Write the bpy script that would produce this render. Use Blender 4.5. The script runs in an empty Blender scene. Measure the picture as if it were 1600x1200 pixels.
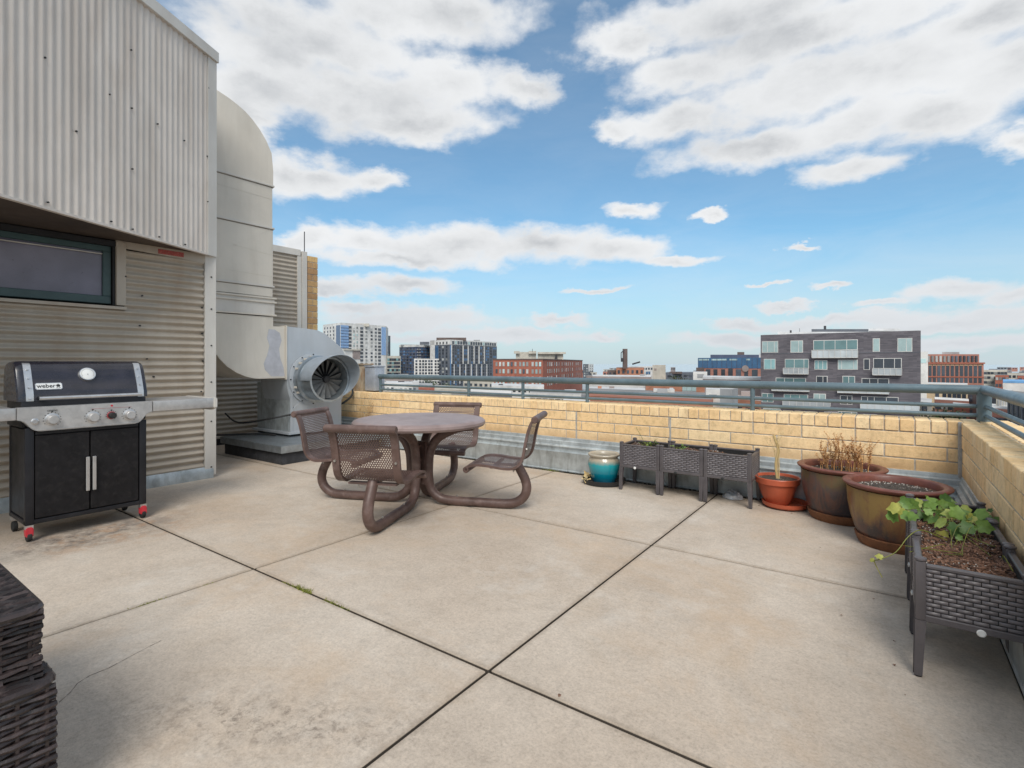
import bpy, bmesh, math, random
from mathutils import Vector, Matrix
random.seed(7)
R=math.radians
scene=bpy.context.scene
COL=scene.collection
# ---------------------------------------------------------------- calibration of the viewpoint (metres, z up)
A=0.6217; SA,CA=math.sin(A),math.cos(A); FPX=819.0; EYE=1.26; V0=567.0
def ray(u,v):
    x=(u-800)/FPX; y=(V0-v)/FPX
    return Vector((-SA+CA*x, CA+SA*x, y))
def onX(u,v,X):
    r=ray(u,v); d=X/r.x; return (r.y*d, EYE+r.z*d)          # (Y,z) on a plane of constant X
def onY(u,v,Y):
    r=ray(u,v); d=Y/r.y; return (r.x*d, EYE+r.z*d)
def atd(u,v,d):
    r=ray(u,v); return Vector((r.x*d, r.y*d, EYE+r.z*d))
# ---------------------------------------------------------------- node helpers
def newmat(name):
    m=bpy.data.materials.new(name); m.use_nodes=True
    nt=m.node_tree; b=nt.nodes.get('Principled BSDF')
    return m,nt,b
def nd(nt,typ,**kw):
    n=nt.nodes.new(typ)
    for k,v in kw.items():
        if k in ('op','operation'): n.operation=v
        elif hasattr(n,k): setattr(n,k,v)
    return n
def setin(n,i,v):
    n.inputs[i].default_value=v
def mth(nt,op,a,b=None,c=None,clamp=False):
    n=nt.nodes.new('ShaderNodeMath'); n.operation=op; n.use_clamp=clamp
    for i,x in enumerate((a,b,c)):
        if x is None: continue
        if isinstance(x,(int,float)): n.inputs[i].default_value=x
        else: nt.links.new(x,n.inputs[i])
    return n.outputs[0]
def vmth(nt,op,a,b=None):
    n=nt.nodes.new('ShaderNodeVectorMath'); n.operation=op
    for i,x in enumerate((a,b)):
        if x is None: continue
        if isinstance(x,(tuple,list)): n.inputs[i].default_value=x
        else: nt.links.new(x,n.inputs[i])
    return n.outputs['Value'] if op in('LENGTH','DOT_PRODUCT','DISTANCE') else n.outputs[0]
def noise(nt,vec,scale,detail=4,rough=.55,dist=0):
    n=nt.nodes.new('ShaderNodeTexNoise'); n.inputs['Scale'].default_value=scale
    n.inputs['Detail'].default_value=detail; n.inputs['Roughness'].default_value=rough
    n.inputs['Distortion'].default_value=dist
    if vec is not None: nt.links.new(vec,n.inputs['Vector'])
    return n.outputs['Fac']
def ramp(nt,fac,stops):
    n=nt.nodes.new('ShaderNodeValToRGB'); cr=n.color_ramp
    while len(cr.elements)<len(stops): cr.elements.new(.5)
    for e,(p,c) in zip(cr.elements,stops):
        e.position=p; e.color=(c,c,c,1) if isinstance(c,(int,float)) else (*c,1)
    nt.links.new(fac,n.inputs[0]); return n.outputs[0]
def mix(nt,fac,a,b,mode='MIX'):
    n=nt.nodes.new('ShaderNodeMix'); n.data_type='RGBA'; n.blend_type=mode
    for i,x in ((0,fac),(6,a),(7,b)):
        if isinstance(x,(int,float)): n.inputs[i].default_value=x if i==0 else (x,x,x,1)
        elif isinstance(x,(tuple,list)): n.inputs[i].default_value=(*x[:3],1)
        else: nt.links.new(x,n.inputs[i])
    return n.outputs[2]
def bump(nt,b,h,strength=.3,dist=.01):
    n=nt.nodes.new('ShaderNodeBump'); n.inputs['Strength'].default_value=strength
    n.inputs['Distance'].default_value=dist; nt.links.new(h,n.inputs['Height'])
    nt.links.new(n.outputs[0],b.inputs['Normal']); return n
def coord(nt,kind='Object'):
    n=nt.nodes.new('ShaderNodeTexCoord'); return n.outputs[kind]
def wpos(nt):
    return nt.nodes.new('ShaderNodeNewGeometry').outputs['Position']
def mapv(nt,vec,scale=(1,1,1),loc=(0,0,0)):
    n=nt.nodes.new('ShaderNodeMapping'); n.inputs['Scale'].default_value=scale; n.inputs['Location'].default_value=loc
    nt.links.new(vec,n.inputs['Vector']); return n.outputs[0]
def painted(name,col,rough=.5,metal=0,var=.18,scale=6,bmp=.1,bs=120,dirt=None,dirtamt=.3,spec=.5,streak=0):
    m,nt,b=newmat(name); p=wpos(nt)
    f=noise(nt,p,scale,5,.6)
    lo=tuple(c*(1-var) for c in col); hi=tuple(min(1,c*(1+var)) for c in col)
    c=ramp(nt,f,[(.3,lo),(.7,hi)])
    if dirt:
        g=noise(nt,mapv(nt,p,(1,1,.25)) if streak else p,scale*1.7,6,.65,.4)
        g=ramp(nt,g,[(.5,0),(.75,dirtamt)])
        c=mix(nt,g,c,dirt)
    nt.links.new(c,b.inputs['Base Color'])
    b.inputs['Roughness'].default_value=rough; b.inputs['Metallic'].default_value=metal
    b.inputs['Specular IOR Level'].default_value=spec
    r=mth(nt,'MULTIPLY_ADD',noise(nt,p,scale*3,3),.25,rough-.12)
    nt.links.new(r,b.inputs['Roughness'])
    if bmp: bump(nt,b,noise(nt,p,bs,3),bmp,.004)
    return m
M={}
def concrete():
    m,nt,b=newmat('terrace_concrete'); p=wpos(nt)
    big=noise(nt,p,.55,5,.6,.3); mid=noise(nt,p,3.2,6,.68,.5); fine=noise(nt,p,95,3,.7); sp=noise(nt,p,260,2,.8)
    c=ramp(nt,big,[(.32,(.46,.375,.295)),(.52,(.53,.45,.368)),(.7,(.59,.52,.44))])
    c=mix(nt,.6,c,ramp(nt,mid,[(.28,.80),(.5,1.0),(.72,1.10)]),'MULTIPLY')
    # warm rust tint in patches
    c=mix(nt,ramp(nt,noise(nt,p,1.3,5,.7,.8),[(.55,0),(.75,.35)]),c,(.44,.33,.22))
    c=mix(nt,.8,c,ramp(nt,fine,[(.25,.72),(.5,1),(.8,1.15)]),'MULTIPLY')
    c=mix(nt,.8,c,ramp(nt,noise(nt,p,38,4,.8),[(.3,.80),(.5,1),(.72,1.14)]),'MULTIPLY')
    c=mix(nt,.7,c,ramp(nt,noise(nt,mapv(nt,p,(1,1,1),(4,2,0)),10,5,.7),[(.35,.92),(.5,1),(.68,1.05)]),'MULTIPLY')
    c=mix(nt,ramp(nt,sp,[(.64,0),(.72,.7)]),c,(.22,.19,.16))
    c=mix(nt,ramp(nt,noise(nt,p,170,2,.8),[(.66,0),(.74,.5)]),c,(.72,.68,.6))
    # scattered dark spots
    v=nt.nodes.new('ShaderNodeTexVoronoi'); v.inputs['Scale'].default_value=4.5; nt.links.new(p,v.inputs['Vector'])
    spot=mth(nt,'MULTIPLY',ramp(nt,v.outputs['Distance'],[(.0,1),(.045,0)]),ramp(nt,noise(nt,p,2.1,2),[(.5,0),(.56,1)]))
    c=mix(nt,mth(nt,'MULTIPLY',spot,.5),c,(.14,.12,.10))
    c=mix(nt,ramp(nt,noise(nt,mapv(nt,p,(1,1,1),(7,3,0)),.9,7,.72,.5),[(.50,0),(.72,.55)]),c,(.52,.37,.24))
    c=mix(nt,ramp(nt,noise(nt,mapv(nt,p,(1,1,1),(17,9,0)),1.6,7,.75,.2),[(.56,0),(.74,.5)]),c,(.66,.62,.56))
    sx=nt.nodes.new('ShaderNodeSeparateXYZ'); nt.links.new(p,sx.inputs[0]); dj=None
    for k,cc in ((0,-3.154),(0,-1.329),(1,1.689),(1,3.514),(1,-.136)):
        q=mth(nt,'ABSOLUTE',mth(nt,'SUBTRACT',sx.outputs[k],cc)); dj=q if dj is None else mth(nt,'MINIMUM',dj,q)
    dj=mth(nt,'SUBTRACT',dj,mth(nt,'MULTIPLY_ADD',noise(nt,p,7,6,.75),.075,-.025))
    c=mix(nt,ramp(nt,dj,[(.0,.38),(.020,0)]),c,(.24,.19,.14))
    # stained areas: by the wicker chair, under the grill, rust drips
    def stain(c,x,y,rx,ry,col,amt,sc,lo=.45,hi=.62,rot=0):
        q=vmth(nt,'SUBTRACT',p,(x,y,0))
        if rot:
            rn=nt.nodes.new('ShaderNodeVectorRotate'); rn.rotation_type='Z_AXIS'; rn.inputs['Angle'].default_value=rot
            nt.links.new(q,rn.inputs['Vector']); q=rn.outputs[0]
        q=vmth(nt,'MULTIPLY',q,(1/rx,1/ry,0)); l=vmth(nt,'LENGTH',q)
        g=ramp(nt,l,[(.2,1),(1,0)])
        n=ramp(nt,noise(nt,p,sc,8,.78,.1),[(lo,0),(hi,1)])
        return mix(nt,mth(nt,'MULTIPLY',mth(nt,'MULTIPLY',g,n),amt),c,col)
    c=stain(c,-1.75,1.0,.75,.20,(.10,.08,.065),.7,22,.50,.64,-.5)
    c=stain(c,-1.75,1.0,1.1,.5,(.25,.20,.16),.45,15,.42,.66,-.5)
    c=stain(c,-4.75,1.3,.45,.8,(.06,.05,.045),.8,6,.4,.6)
    c=stain(c,-4.65,1.45,.5,.7,(.42,.22,.10),.6,4,.48,.6)
    c=stain(c,.13,1.86,.10,.10,(.45,.22,.08),.9,25,.45,.55)
    c=stain(c,-.13,1.80,.06,.05,(.45,.24,.10),.9,25,.45,.55)
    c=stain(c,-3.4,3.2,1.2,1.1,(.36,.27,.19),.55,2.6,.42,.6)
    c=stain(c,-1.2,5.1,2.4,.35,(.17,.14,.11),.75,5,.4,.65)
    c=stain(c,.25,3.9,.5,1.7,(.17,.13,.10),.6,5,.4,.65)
    # dark edges beside the saw-cut joints
    zz=nt.nodes.new('ShaderNodeSeparateXYZ'); nt.links.new(p,zz.inputs[0])
    c=mix(nt,mth(nt,'LESS_THAN',zz.outputs[2],-.006),c,(.075,.062,.05))
    nt.links.new(c,b.inputs['Base Color']); b.inputs['Roughness'].default_value=.88
    b.inputs['Specular IOR Level'].default_value=.25
    h=mth(nt,'ADD',mth(nt,'MULTIPLY',fine,.7),mth(nt,'MULTIPLY',mid,1.5)); bump(nt,b,h,.35,.006)
    return m
M['concrete']=concrete()
M['joint']=painted('joint_dirt',(.05,.043,.036),.95,var=.5,scale=20,bmp=.6,bs=60)
def metal_sheet(name,col,dirt,amt=.35,rough=.5,metal=.15,zfade=False):
    m,nt,b=newmat(name); p=wpos(nt)
    f=noise(nt,p,1.1,4,.55); c=ramp(nt,f,[(.3,tuple(x*.86 for x in col)),(.7,tuple(min(1,x*1.08) for x in col))])
    g=noise(nt,mapv(nt,p,(2.2,2.2,.35)),2.5,6,.65,.4); c=mix(nt,ramp(nt,g,[(.45,0),(.75,amt)]),c,dirt)
    s=noise(nt,p,210,2,.7); c=mix(nt,ramp(nt,s,[(.66,0),(.75,.4)]),c,tuple(x*.35 for x in col))
    s=noise(nt,p,9,7,.8); c=mix(nt,ramp(nt,s,[(.66,0),(.72,.35)]),c,tuple(x*.45 for x in dirt))
    nt.links.new(c,b.inputs['Base Color']); b.inputs['Metallic'].default_value=metal
    nt.links.new(mth(nt,'MULTIPLY_ADD',f,.25,rough-.12),b.inputs['Roughness'])
    bump(nt,b,noise(nt,p,14,3),.12,.01)
    return m
M['clad']=metal_sheet('corrugated_taupe',(.47,.41,.335),(.34,.25,.17),.5,metal=0)
M['clad_up']=metal_sheet('ribbed_light_taupe',(.66,.60,.54),(.44,.36,.29),.5,metal=0)
M['trim']=metal_sheet('trim_grey',(.64,.61,.56),(.42,.36,.30),.35,metal=0)
M['underline']=painted('flange_underline_dark',(.26,.235,.20),.8,0,.2,9,.2)
M['duct']=metal_sheet('duct_beige',(.67,.62,.54),(.46,.41,.34),.4,metal=0)
M['fan']=metal_sheet('fan_grey',(.48,.51,.54),(.36,.36,.35),.4)
M['zinc']=painted('galvanised',(.37,.41,.44),.38,.75,.22,11,.15,40,(.25,.27,.27),.5)
M['hood']=painted('galvanised_hood',(.40,.45,.50),.42,.45,.15,5,.1,40,(.3,.32,.34),.4)
M['zincdk']=painted('weathered_galvanised',(.46,.50,.51),.42,.35,.25,7,.2,40,(.17,.17,.155),.7,streak=1)
M['vane']=painted('vane_dull',(.17,.17,.165),.6,.2,.35,12,.1)
M['primer']=painted('grey_primer_patch',(.49,.49,.52),.6,.1,.15,8,.1)
M['membrane']=painted('black_membrane',(.035,.037,.042),.75,0,.35,7,.5,25,(.09,.09,.1),.6)
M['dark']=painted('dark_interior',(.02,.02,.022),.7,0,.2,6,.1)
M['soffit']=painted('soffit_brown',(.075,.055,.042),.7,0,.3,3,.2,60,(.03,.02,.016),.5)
M['teal']=painted('window_frame_teal',(.045,.085,.085),.45,0,.15,6,.05)
M['rail']=painted('rail_blue_grey',(.115,.165,.19),.38,.1,.22,5,.08,90,(.2,.22,.22),.35)
M['brown']=painted('bench_brown',(.112,.068,.057),.48,.05,.25,7,.12,90,(.28,.20,.18),.5)
M['browntop']=painted('table_top_mauve',(.30,.225,.21),.42,.05,.18,3,.1,200,(.17,.115,.10),.6)
M['bolt']=painted('bolt',(.45,.43,.4),.35,.8,.1,20,0)
M['steel']=painted('stainless',(.60,.60,.60),.34,.85,.12,9,.05,300,(.4,.38,.36),.4)
M['steelp']=painted('stainless_panel',(.52,.51,.50),.42,.55,.15,12,.08,300,(.33,.32,.31),.45)
M['blk']=painted('black_enamel',(.014,.014,.017),.4,0,.3,3,.03,200,(.04,.04,.044),.5,spec=.35)
def lidm():
    m,nt,b=newmat('lid_enamel'); p=wpos(nt)
    c=ramp(nt,noise(nt,p,6,5,.6),[(.35,(.014,.013,.019)),(.7,(.034,.031,.042))])
    nt.links.new(c,b.inputs['Base Color']); b.inputs['Roughness'].default_value=.22
    nt.links.new(mth(nt,'MULTIPLY_ADD',noise(nt,p,20,4),.2,.16),b.inputs['Roughness'])
    b.inputs['Coat Weight'].default_value=.4
    bump(nt,b,noise(nt,p,30,2),.04,.004); return m
M['lid']=lidm()
M['door']=painted('door_black',(.012,.011,.012),.55,0,.35,14,.15,320,(.04,.036,.034),.5,spec=.25)
M['red']=painted('red_lock',(.55,.035,.05),.45,0,.15,20,.05)
M['redknob']=painted('red_knob_ring',(.35,.02,.03),.4,0,.1,20,0)
M['white']=painted('white_face',(.75,.75,.73),.45,0,.08,12,0)
M['ink']=painted('ink',(.02,.02,.02),.6,0,.1,12,0)
M['clip']=painted('rubber',(.02,.02,.02),.75,0,.2,12,.1)
M['stick']=painted('faded_red_sticker',(.42,.075,.06),.6,0,.3,40,.05,80,(.5,.3,.25),.6)
M['sealant']=painted('sealant',(.40,.385,.36),.9,0,.3,20,.4,60)
M['mortar']=painted('mortar',(.47,.43,.37),.95,0,.25,30,.5,90)
def brickm(name,lo,hi,dk,axis=None):
    m,nt,b=newmat(name); g=nt.nodes.new('ShaderNodeNewGeometry'); p=g.outputs['Position']; rnd=g.outputs['Random Per Island']
    c=ramp(nt,rnd,[(0,lo),(.5,tuple((a+q)/2 for a,q in zip(lo,hi))),(1,hi)])
    c=mix(nt,.9,c,ramp(nt,noise(nt,p,16,6,.7),[(.3,.70),(.5,1),(.75,1.15)]),'MULTIPLY')
    c=mix(nt,ramp(nt,noise(nt,p,75,3,.75),[(.56,0),(.7,.5)]),c,dk)
    c=mix(nt,ramp(nt,noise(nt,p,120,2,.7),[(.62,0),(.7,.35)]),c,(.78,.70,.5))
    z=nt.nodes.new('ShaderNodeSeparateXYZ'); nt.links.new(p,z.inputs[0])
    low=nt.nodes.new('ShaderNodeMapRange'); nt.links.new(z.outputs[2],low.inputs[0])
    low.inputs[1].default_value=.50; low.inputs[2].default_value=.40; low.inputs[3].default_value=0; low.inputs[4].default_value=.6
    c=mix(nt,mth(nt,'MULTIPLY',low.outputs[0],ramp(nt,noise(nt,p,4,4),[(.3,.5),(.6,1)])),c,(.42,.24,.12))
    st=noise(nt,mapv(nt,p,(9,9,.9)),1.3,6,.7); c=mix(nt,ramp(nt,st,[(.52,0),(.72,.35)]),c,tuple(x*.55 for x in lo))
    nt.links.new(c,b.inputs['Base Color']); b.inputs['Roughness'].default_value=.9; b.inputs['Specular IOR Level'].default_value=.2
    bump(nt,b,noise(nt,p,80,4,.7),.5,.006); return m
M['brick']=brickm('buff_brick',(.86,.585,.30),(.95,.72,.43),(.60,.36,.16))
M['brick2']=brickm('buff_brick_pillar',(.40,.235,.12),(.68,.46,.21),(.30,.15,.07))
def slatm():
    m,nt,b=newmat('woven_resin_grey'); g=nt.nodes.new('ShaderNodeNewGeometry'); p=g.outputs['Position']
    c=ramp(nt,noise(nt,p,9,4),[(.3,(.115,.103,.108)),(.7,(.175,.158,.165))])
    c=mix(nt,.5,c,ramp(nt,g.outputs['Random Per Island'],[(0,.8),(1,1.2)]),'MULTIPLY')
    nt.links.new(c,b.inputs['Base Color']); b.inputs['Roughness'].default_value=.42
    bump(nt,b,noise(nt,mapv(nt,p,(30,30,260)),3,2),.15,.002); return m
M['slat']=slatm()
M['resin']=painted('dark_resin',(.095,.084,.088),.42,0,.2,9,.1,120,(.13,.12,.12),.4)
M['resinbk']=painted('resin_shadow',(.012,.011,.011),.7,0,.2,9,.1)
def wickm():
    m,nt,b=newmat('dark_wicker'); g=nt.nodes.new('ShaderNodeNewGeometry'); p=g.outputs['Position']
    c=ramp(nt,g.outputs['Random Per Island'],[(0,(.012,.009,.009)),(.6,(.024,.018,.018)),(1,(.055,.040,.038))])
    c=mix(nt,ramp(nt,noise(nt,p,25,5,.7),[(.5,0),(.75,.5)]),c,(.14,.10,.095))
    nt.links.new(c,b.inputs['Base Color']); b.inputs['Roughness'].default_value=.38
    bump(nt,b,noise(nt,p,180,3),.3,.003); return m
M['wicker']=wickm()
def soilm(name,base,chips,perl):
    m,nt,b=newmat(name); p=wpos(nt)
    c=ramp(nt,noise(nt,p,45,6,.75),[(.3,tuple(x*.4 for x in base)),(.5,base),(.72,chips)])
    v=nt.nodes.new('ShaderNodeTexVoronoi'); v.inputs['Scale'].default_value=85; nt.links.new(p,v.inputs['Vector'])
    k=mth(nt,'MULTIPLY',ramp(nt,v.outputs['Distance'],[(.22,1),(.34,0)]),ramp(nt,noise(nt,p,13,3),[(.45,0),(.62,1)]))
    c=mix(nt,mth(nt,'MULTIPLY',k,perl),c,(.62,.56,.48))
    nt.links.new(c,b.inputs['Base Color']); b.inputs['Roughness'].default_value=.95
    bump(nt,b,noise(nt,p,70,5,.8),1,.02); return m
M['soil']=soilm('potting_soil',(.075,.042,.028),(.20,.11,.07),.9)
M['soilg']=soilm('grey_soil',(.07,.055,.045),(.2,.17,.14),.8)
def chips(name,a,bc):
    m,nt,b=newmat(name); g=nt.nodes.new('ShaderNodeNewGeometry')
    nt.links.new(ramp(nt,g.outputs['Random Per Island'],[(0,a),(1,bc)]),b.inputs['Base Color'])
    b.inputs['Roughness'].default_value=.85; return m
M['mulch']=chips('mulch_chips',(.06,.03,.02),(.30,.16,.10))
M['perlite']=chips('perlite',(.5,.45,.4),(.75,.72,.66))
M['straw']=chips('dry_straw',(.50,.36,.16),(.75,.60,.34))
M['drybrown']=chips('dry_brown_leaf',(.40,.17,.06),(.68,.40,.16))
def leafm(name,a,bc,c3):
    m,nt,b=newmat(name); g=nt.nodes.new('ShaderNodeNewGeometry'); p=g.outputs['Position']
    c=ramp(nt,g.outputs['Random Per Island'],[(0,a),(.75,bc),(1,c3)])
    c=mix(nt,.6,c,ramp(nt,noise(nt,p,40,4),[(.3,.65),(.7,1.25)]),'MULTIPLY')
    nt.links.new(c,b.inputs['Base Color']); b.inputs['Roughness'].default_value=.5
    b.inputs['Subsurface Weight'].default_value=.0
    t=nt.nodes.new('ShaderNodeBsdfTranslucent'); nt.links.new(c,t.inputs[0])
    mx=nt.nodes.new('ShaderNodeMixShader'); mx.inputs[0].default_value=.25
    nt.links.new(b.outputs[0],mx.inputs[1]); nt.links.new(t.outputs[0],mx.inputs[2])
    nt.links.new(mx.outputs[0],nt.nodes['Material Output'].inputs[0]); return m
M['leaf']=leafm('vine_leaf',(.07,.15,.035),(.22,.36,.07),(.50,.46,.10))
M['moss']=leafm('moss',(.13,.15,.02),(.28,.30,.05),(.4,.36,.08))
M['treeleaf']=leafm('tree_leaf',(.02,.045,.015),(.06,.10,.03),(.1,.14,.05))
M['bark']=painted('bark',(.10,.07,.05),.9,0,.3,9,.4)
M['terra']=painted('terracotta_plastic',(.47,.10,.045),.42,0,.12,8,.05,80,(.32,.08,.05),.4)
def glazepot(name,top,mid,low,z0,z1,seed):
    m,nt,b=newmat(name); p=wpos(nt); z=nt.nodes.new('ShaderNodeSeparateXYZ'); nt.links.new(p,z.inputs[0])
    q=mapv(nt,p,(1,1,.35),(seed,seed*2,0))
    t=nt.nodes.new('ShaderNodeMapRange'); t.inputs[1].default_value=z0; t.inputs[2].default_value=z1
    nt.links.new(z.outputs[2],t.inputs[0])
    f=mth(nt,'ADD',t.outputs[0],mth(nt,'MULTIPLY_ADD',noise(nt,q,7,7,.7,1.2),1.9,-.95))
    c=ramp(nt,f,[(.12,low),(.5,mid),(.85,top)])
    c=mix(nt,ramp(nt,noise(nt,q,9,6,.72,1.0),[(.46,0),(.66,.85)]),c,(.15,.058,.034))
    c=mix(nt,ramp(nt,noise(nt,p,60,3,.7),[(.6,0),(.72,.4)]),c,tuple(x*1.5 for x in mid))
    nt.links.new(c,b.inputs['Base Color']); nt.links.new(mth(nt,'MULTIPLY_ADD',noise(nt,p,9,4),.35,.18),b.inputs['Roughness'])
    bump(nt,b,noise(nt,p,22,3),.15,.006); return m
M['potA']=glazepot('glaze_purple_brown',(.115,.085,.04),(.075,.055,.055),(.045,.036,.040),.10,.46,3.1)
M['potB']=glazepot('glaze_olive',(.24,.15,.045),(.20,.11,.045),(.06,.045,.042),.05,.32,8.7)
M['rim']=painted('red_brown_rim',(.17,.058,.042),.42,0,.25,10,.1,60,(.09,.04,.035),.5)
M['rust']=painted('rust_ring',(.19,.075,.03),.75,0,.35,12,.4,50,(.08,.04,.025),.6)
def tealpot():
    m,nt,b=newmat('glaze_teal_cream'); p=wpos(nt); z=nt.nodes.new('ShaderNodeSeparateXYZ'); nt.links.new(p,z.inputs[0])
    f=mth(nt,'ADD',z.outputs[2],mth(nt,'MULTIPLY_ADD',noise(nt,mapv(nt,p,(14,14,2)),2,4),.03,-.015))
    c=ramp(nt,mth(nt,'MULTIPLY',f,3),[(.06,(.004,.07,.13)),(.35,(.002,.20,.27)),(.62,(.012,.32,.36)),(.68,(.20,.30,.27)),(.76,(.42,.36,.27)),(1,(.45,.40,.32))])
    nt.links.new(c,b.inputs['Base Color']); b.inputs['Roughness'].default_value=.2; b.inputs['Coat Weight'].default_value=.4
    bump(nt,b,noise(nt,mapv(nt,p,(3,3,60)),2,2),.1,.003); return m
M['tealpot']=tealpot()
M['tray']=painted('black_plastic',(.02,.02,.022),.45,0,.2,12,.05)
M['plast']=painted('clear_plastic',(.55,.56,.58),.2,.3,.2,20,.2,30)
M['rustbox']=painted('rusted_box',(.40,.33,.24),.7,.1,.25,9,.3,60,(.28,.11,.03),.9,streak=1)
M['greybox']=painted('grey_box',(.42,.45,.50),.5,.3,.18,7,.2,50,(.3,.32,.36),.6)
M['cable']=painted('black_cable',(.03,.03,.03),.6,0,.2,12,.1)
def perfm():
    m,nt,b=newmat('perforated_brown'); p=wpos(nt)
    c=ramp(nt,noise(nt,p,7,5,.65),[(.3,(.080,.046,.039)),(.7,(.145,.092,.078))])
    nt.links.new(c,b.inputs['Base Color']); b.inputs['Roughness'].default_value=.5
    uv=coord(nt,'UV'); pt=.019
    def lat(off):
        q=mapv(nt,uv,(1/pt,1/(pt*1.6),1),(off,off,0)); q=vmth(nt,'FRACTION',q); q=vmth(nt,'SUBTRACT',q,(.5,.5,0))
        q=vmth(nt,'MULTIPLY',q,(1,1.6,0)); return vmth(nt,'LENGTH',q)
    d=mth(nt,'MINIMUM',lat(0),lat(.5)); h=mth(nt,'LESS_THAN',d,.275)
    t=nt.nodes.new('ShaderNodeBsdfTransparent'); mx=nt.nodes.new('ShaderNodeMixShader')
    nt.links.new(h,mx.inputs[0]); nt.links.new(b.outputs[0],mx.inputs[1]); nt.links.new(t.outputs[0],mx.inputs[2])
    nt.links.new(mx.outputs[0],nt.nodes['Material Output'].inputs[0]); return m
M['perf']=perfm()
def glassm(name,col,rough=.08,var=.5,metal=0.0,spec=.8):
    m,nt,b=newmat(name); oi=nt.nodes.new('ShaderNodeObjectInfo'); p=wpos(nt)
    c=ramp(nt,oi.outputs['Random'],[(0,tuple(x*(1-var) for x in col)),(.7,col),(1,tuple(min(1,x*(1+var*1.4)) for x in col))])
    c=mix(nt,.5,c,ramp(nt,noise(nt,p,.6,3),[(.3,.7),(.7,1.3)]),'MULTIPLY')
    nt.links.new(c,b.inputs['Base Color']); b.inputs['Roughness'].default_value=rough; b.inputs['Metallic'].default_value=metal
    b.inputs['Specular IOR Level'].default_value=spec; return m
M['gdark']=glassm('glass_dark',(.05,.06,.075),.15)
M['gblue']=glassm('glass_blue',(.07,.15,.27),.1,.35)
M['gsky']=glassm('glass_sky_blue',(.22,.36,.58),.15,.2)
M['gnavy']=glassm('glass_navy',(.025,.075,.15),.1,.4)
M['gteal']=glassm('glass_teal',(.15,.26,.265),.12,.45)
M['gpale']=glassm('glass_pale',(.38,.50,.49),.2,.25)
M['bglass']=glassm('glass_balcony',(.42,.45,.46),.3,.2)
M['gwhite']=glassm('glass_blinds',(.38,.38,.36),.4,.6)
def pane():
    m,nt,b=newmat('smoked_pane'); p=wpos(nt)
    c=ramp(nt,noise(nt,p,2.2,3),[(.3,(.11,.105,.14)),(.7,(.19,.18,.24))])
    c=mix(nt,ramp(nt,noise(nt,p,45,4,.8),[(.62,0),(.7,.5)]),c,(.03,.03,.04))
    nt.links.new(c,b.inputs['Base Color']); b.inputs['Roughness'].default_value=.16; return m
M['pane']=pane()
def citybrick(name,a,c2,mort,bw=.5,rh=.16):
    m,nt,b=newmat(name); p=coord(nt,'Object')
    s=nt.nodes.new('ShaderNodeSeparateXYZ'); nt.links.new(p,s.inputs[0]); cb=nt.nodes.new('ShaderNodeCombineXYZ')
    nt.links.new(mth(nt,'ADD',s.outputs[0],s.outputs[1]),cb.inputs[0]); nt.links.new(s.outputs[2],cb.inputs[1])
    t=nt.nodes.new('ShaderNodeTexBrick'); nt.links.new(cb.outputs[0],t.inputs['Vector'])
    t.inputs['Color1'].default_value=(*a,1); t.inputs['Color2'].default_value=(*c2,1); t.inputs['Mortar'].default_value=(*mort,1)
    t.inputs['Scale'].default_value=1; t.inputs['Brick Width'].default_value=bw; t.inputs['Row Height'].default_value=rh
    t.inputs['Mortar Size'].default_value=.015
    c=mix(nt,.7,t.outputs[0],ramp(nt,noise(nt,p,.35,5,.65),[(.3,.72),(.7,1.2)]),'MULTIPLY')
    nt.links.new(c,b.inputs['Base Color']); b.inputs['Roughness'].default_value=.9; return m
M['cgrey']=citybrick('city_grey_brick',(.105,.097,.11),(.165,.15,.165),(.12,.11,.12),1.1,.2)
M['cred']=citybrick('city_red_brick',(.33,.10,.065),(.40,.14,.09),(.30,.13,.09))
M['cred2']=citybrick('city_rose_brick',(.36,.15,.11),(.44,.20,.15),(.33,.18,.14))
M['corange']=citybrick('city_orange_brick',(.42,.17,.10),(.5,.23,.14),(.38,.2,.14))
M['ctan']=citybrick('city_tan_brick',(.55,.40,.24),(.62,.47,.30),(.5,.38,.25))
def flat(name,col,r=.8,v=.2,s=.25): return painted(name,col,r,0,v,s,0,10,tuple(x*.55 for x in col),.45)
M['cwhite']=flat('city_white',(.64,.62,.585)); M['cbeige']=flat('city_beige',(.50,.46,.39)); M['cnavy']=flat('city_navy',(.075,.095,.155))
M['cslate']=flat('city_slate',(.12,.13,.15)); M['cgray']=flat('city_gray',(.32,.32,.32)); M['cbrown']=flat('city_brown',(.13,.095,.085))
M['croof']=flat('city_roof',(.55,.545,.54)); M['ctar']=flat('city_tar_roof',(.2,.195,.19)); M['cmauve']=flat('city_mauve',(.30,.245,.225))
M['cdark']=flat('city_dark',(.05,.05,.055)); M['cblue']=flat('city_blue_roof',(.16,.36,.62))
M['cground']=flat('city_ground',(.17,.165,.16),.95,.3,.03)
M['asphalt']=flat('asphalt',(.06,.06,.062),.9,.2,.1); M['paint']=flat('road_paint',(.7,.7,.68)); M['pave']=flat('pavement',(.35,.34,.32))
M['hill']=flat('hill_haze',(.17,.20,.22),.95,.2,.004)
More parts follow.
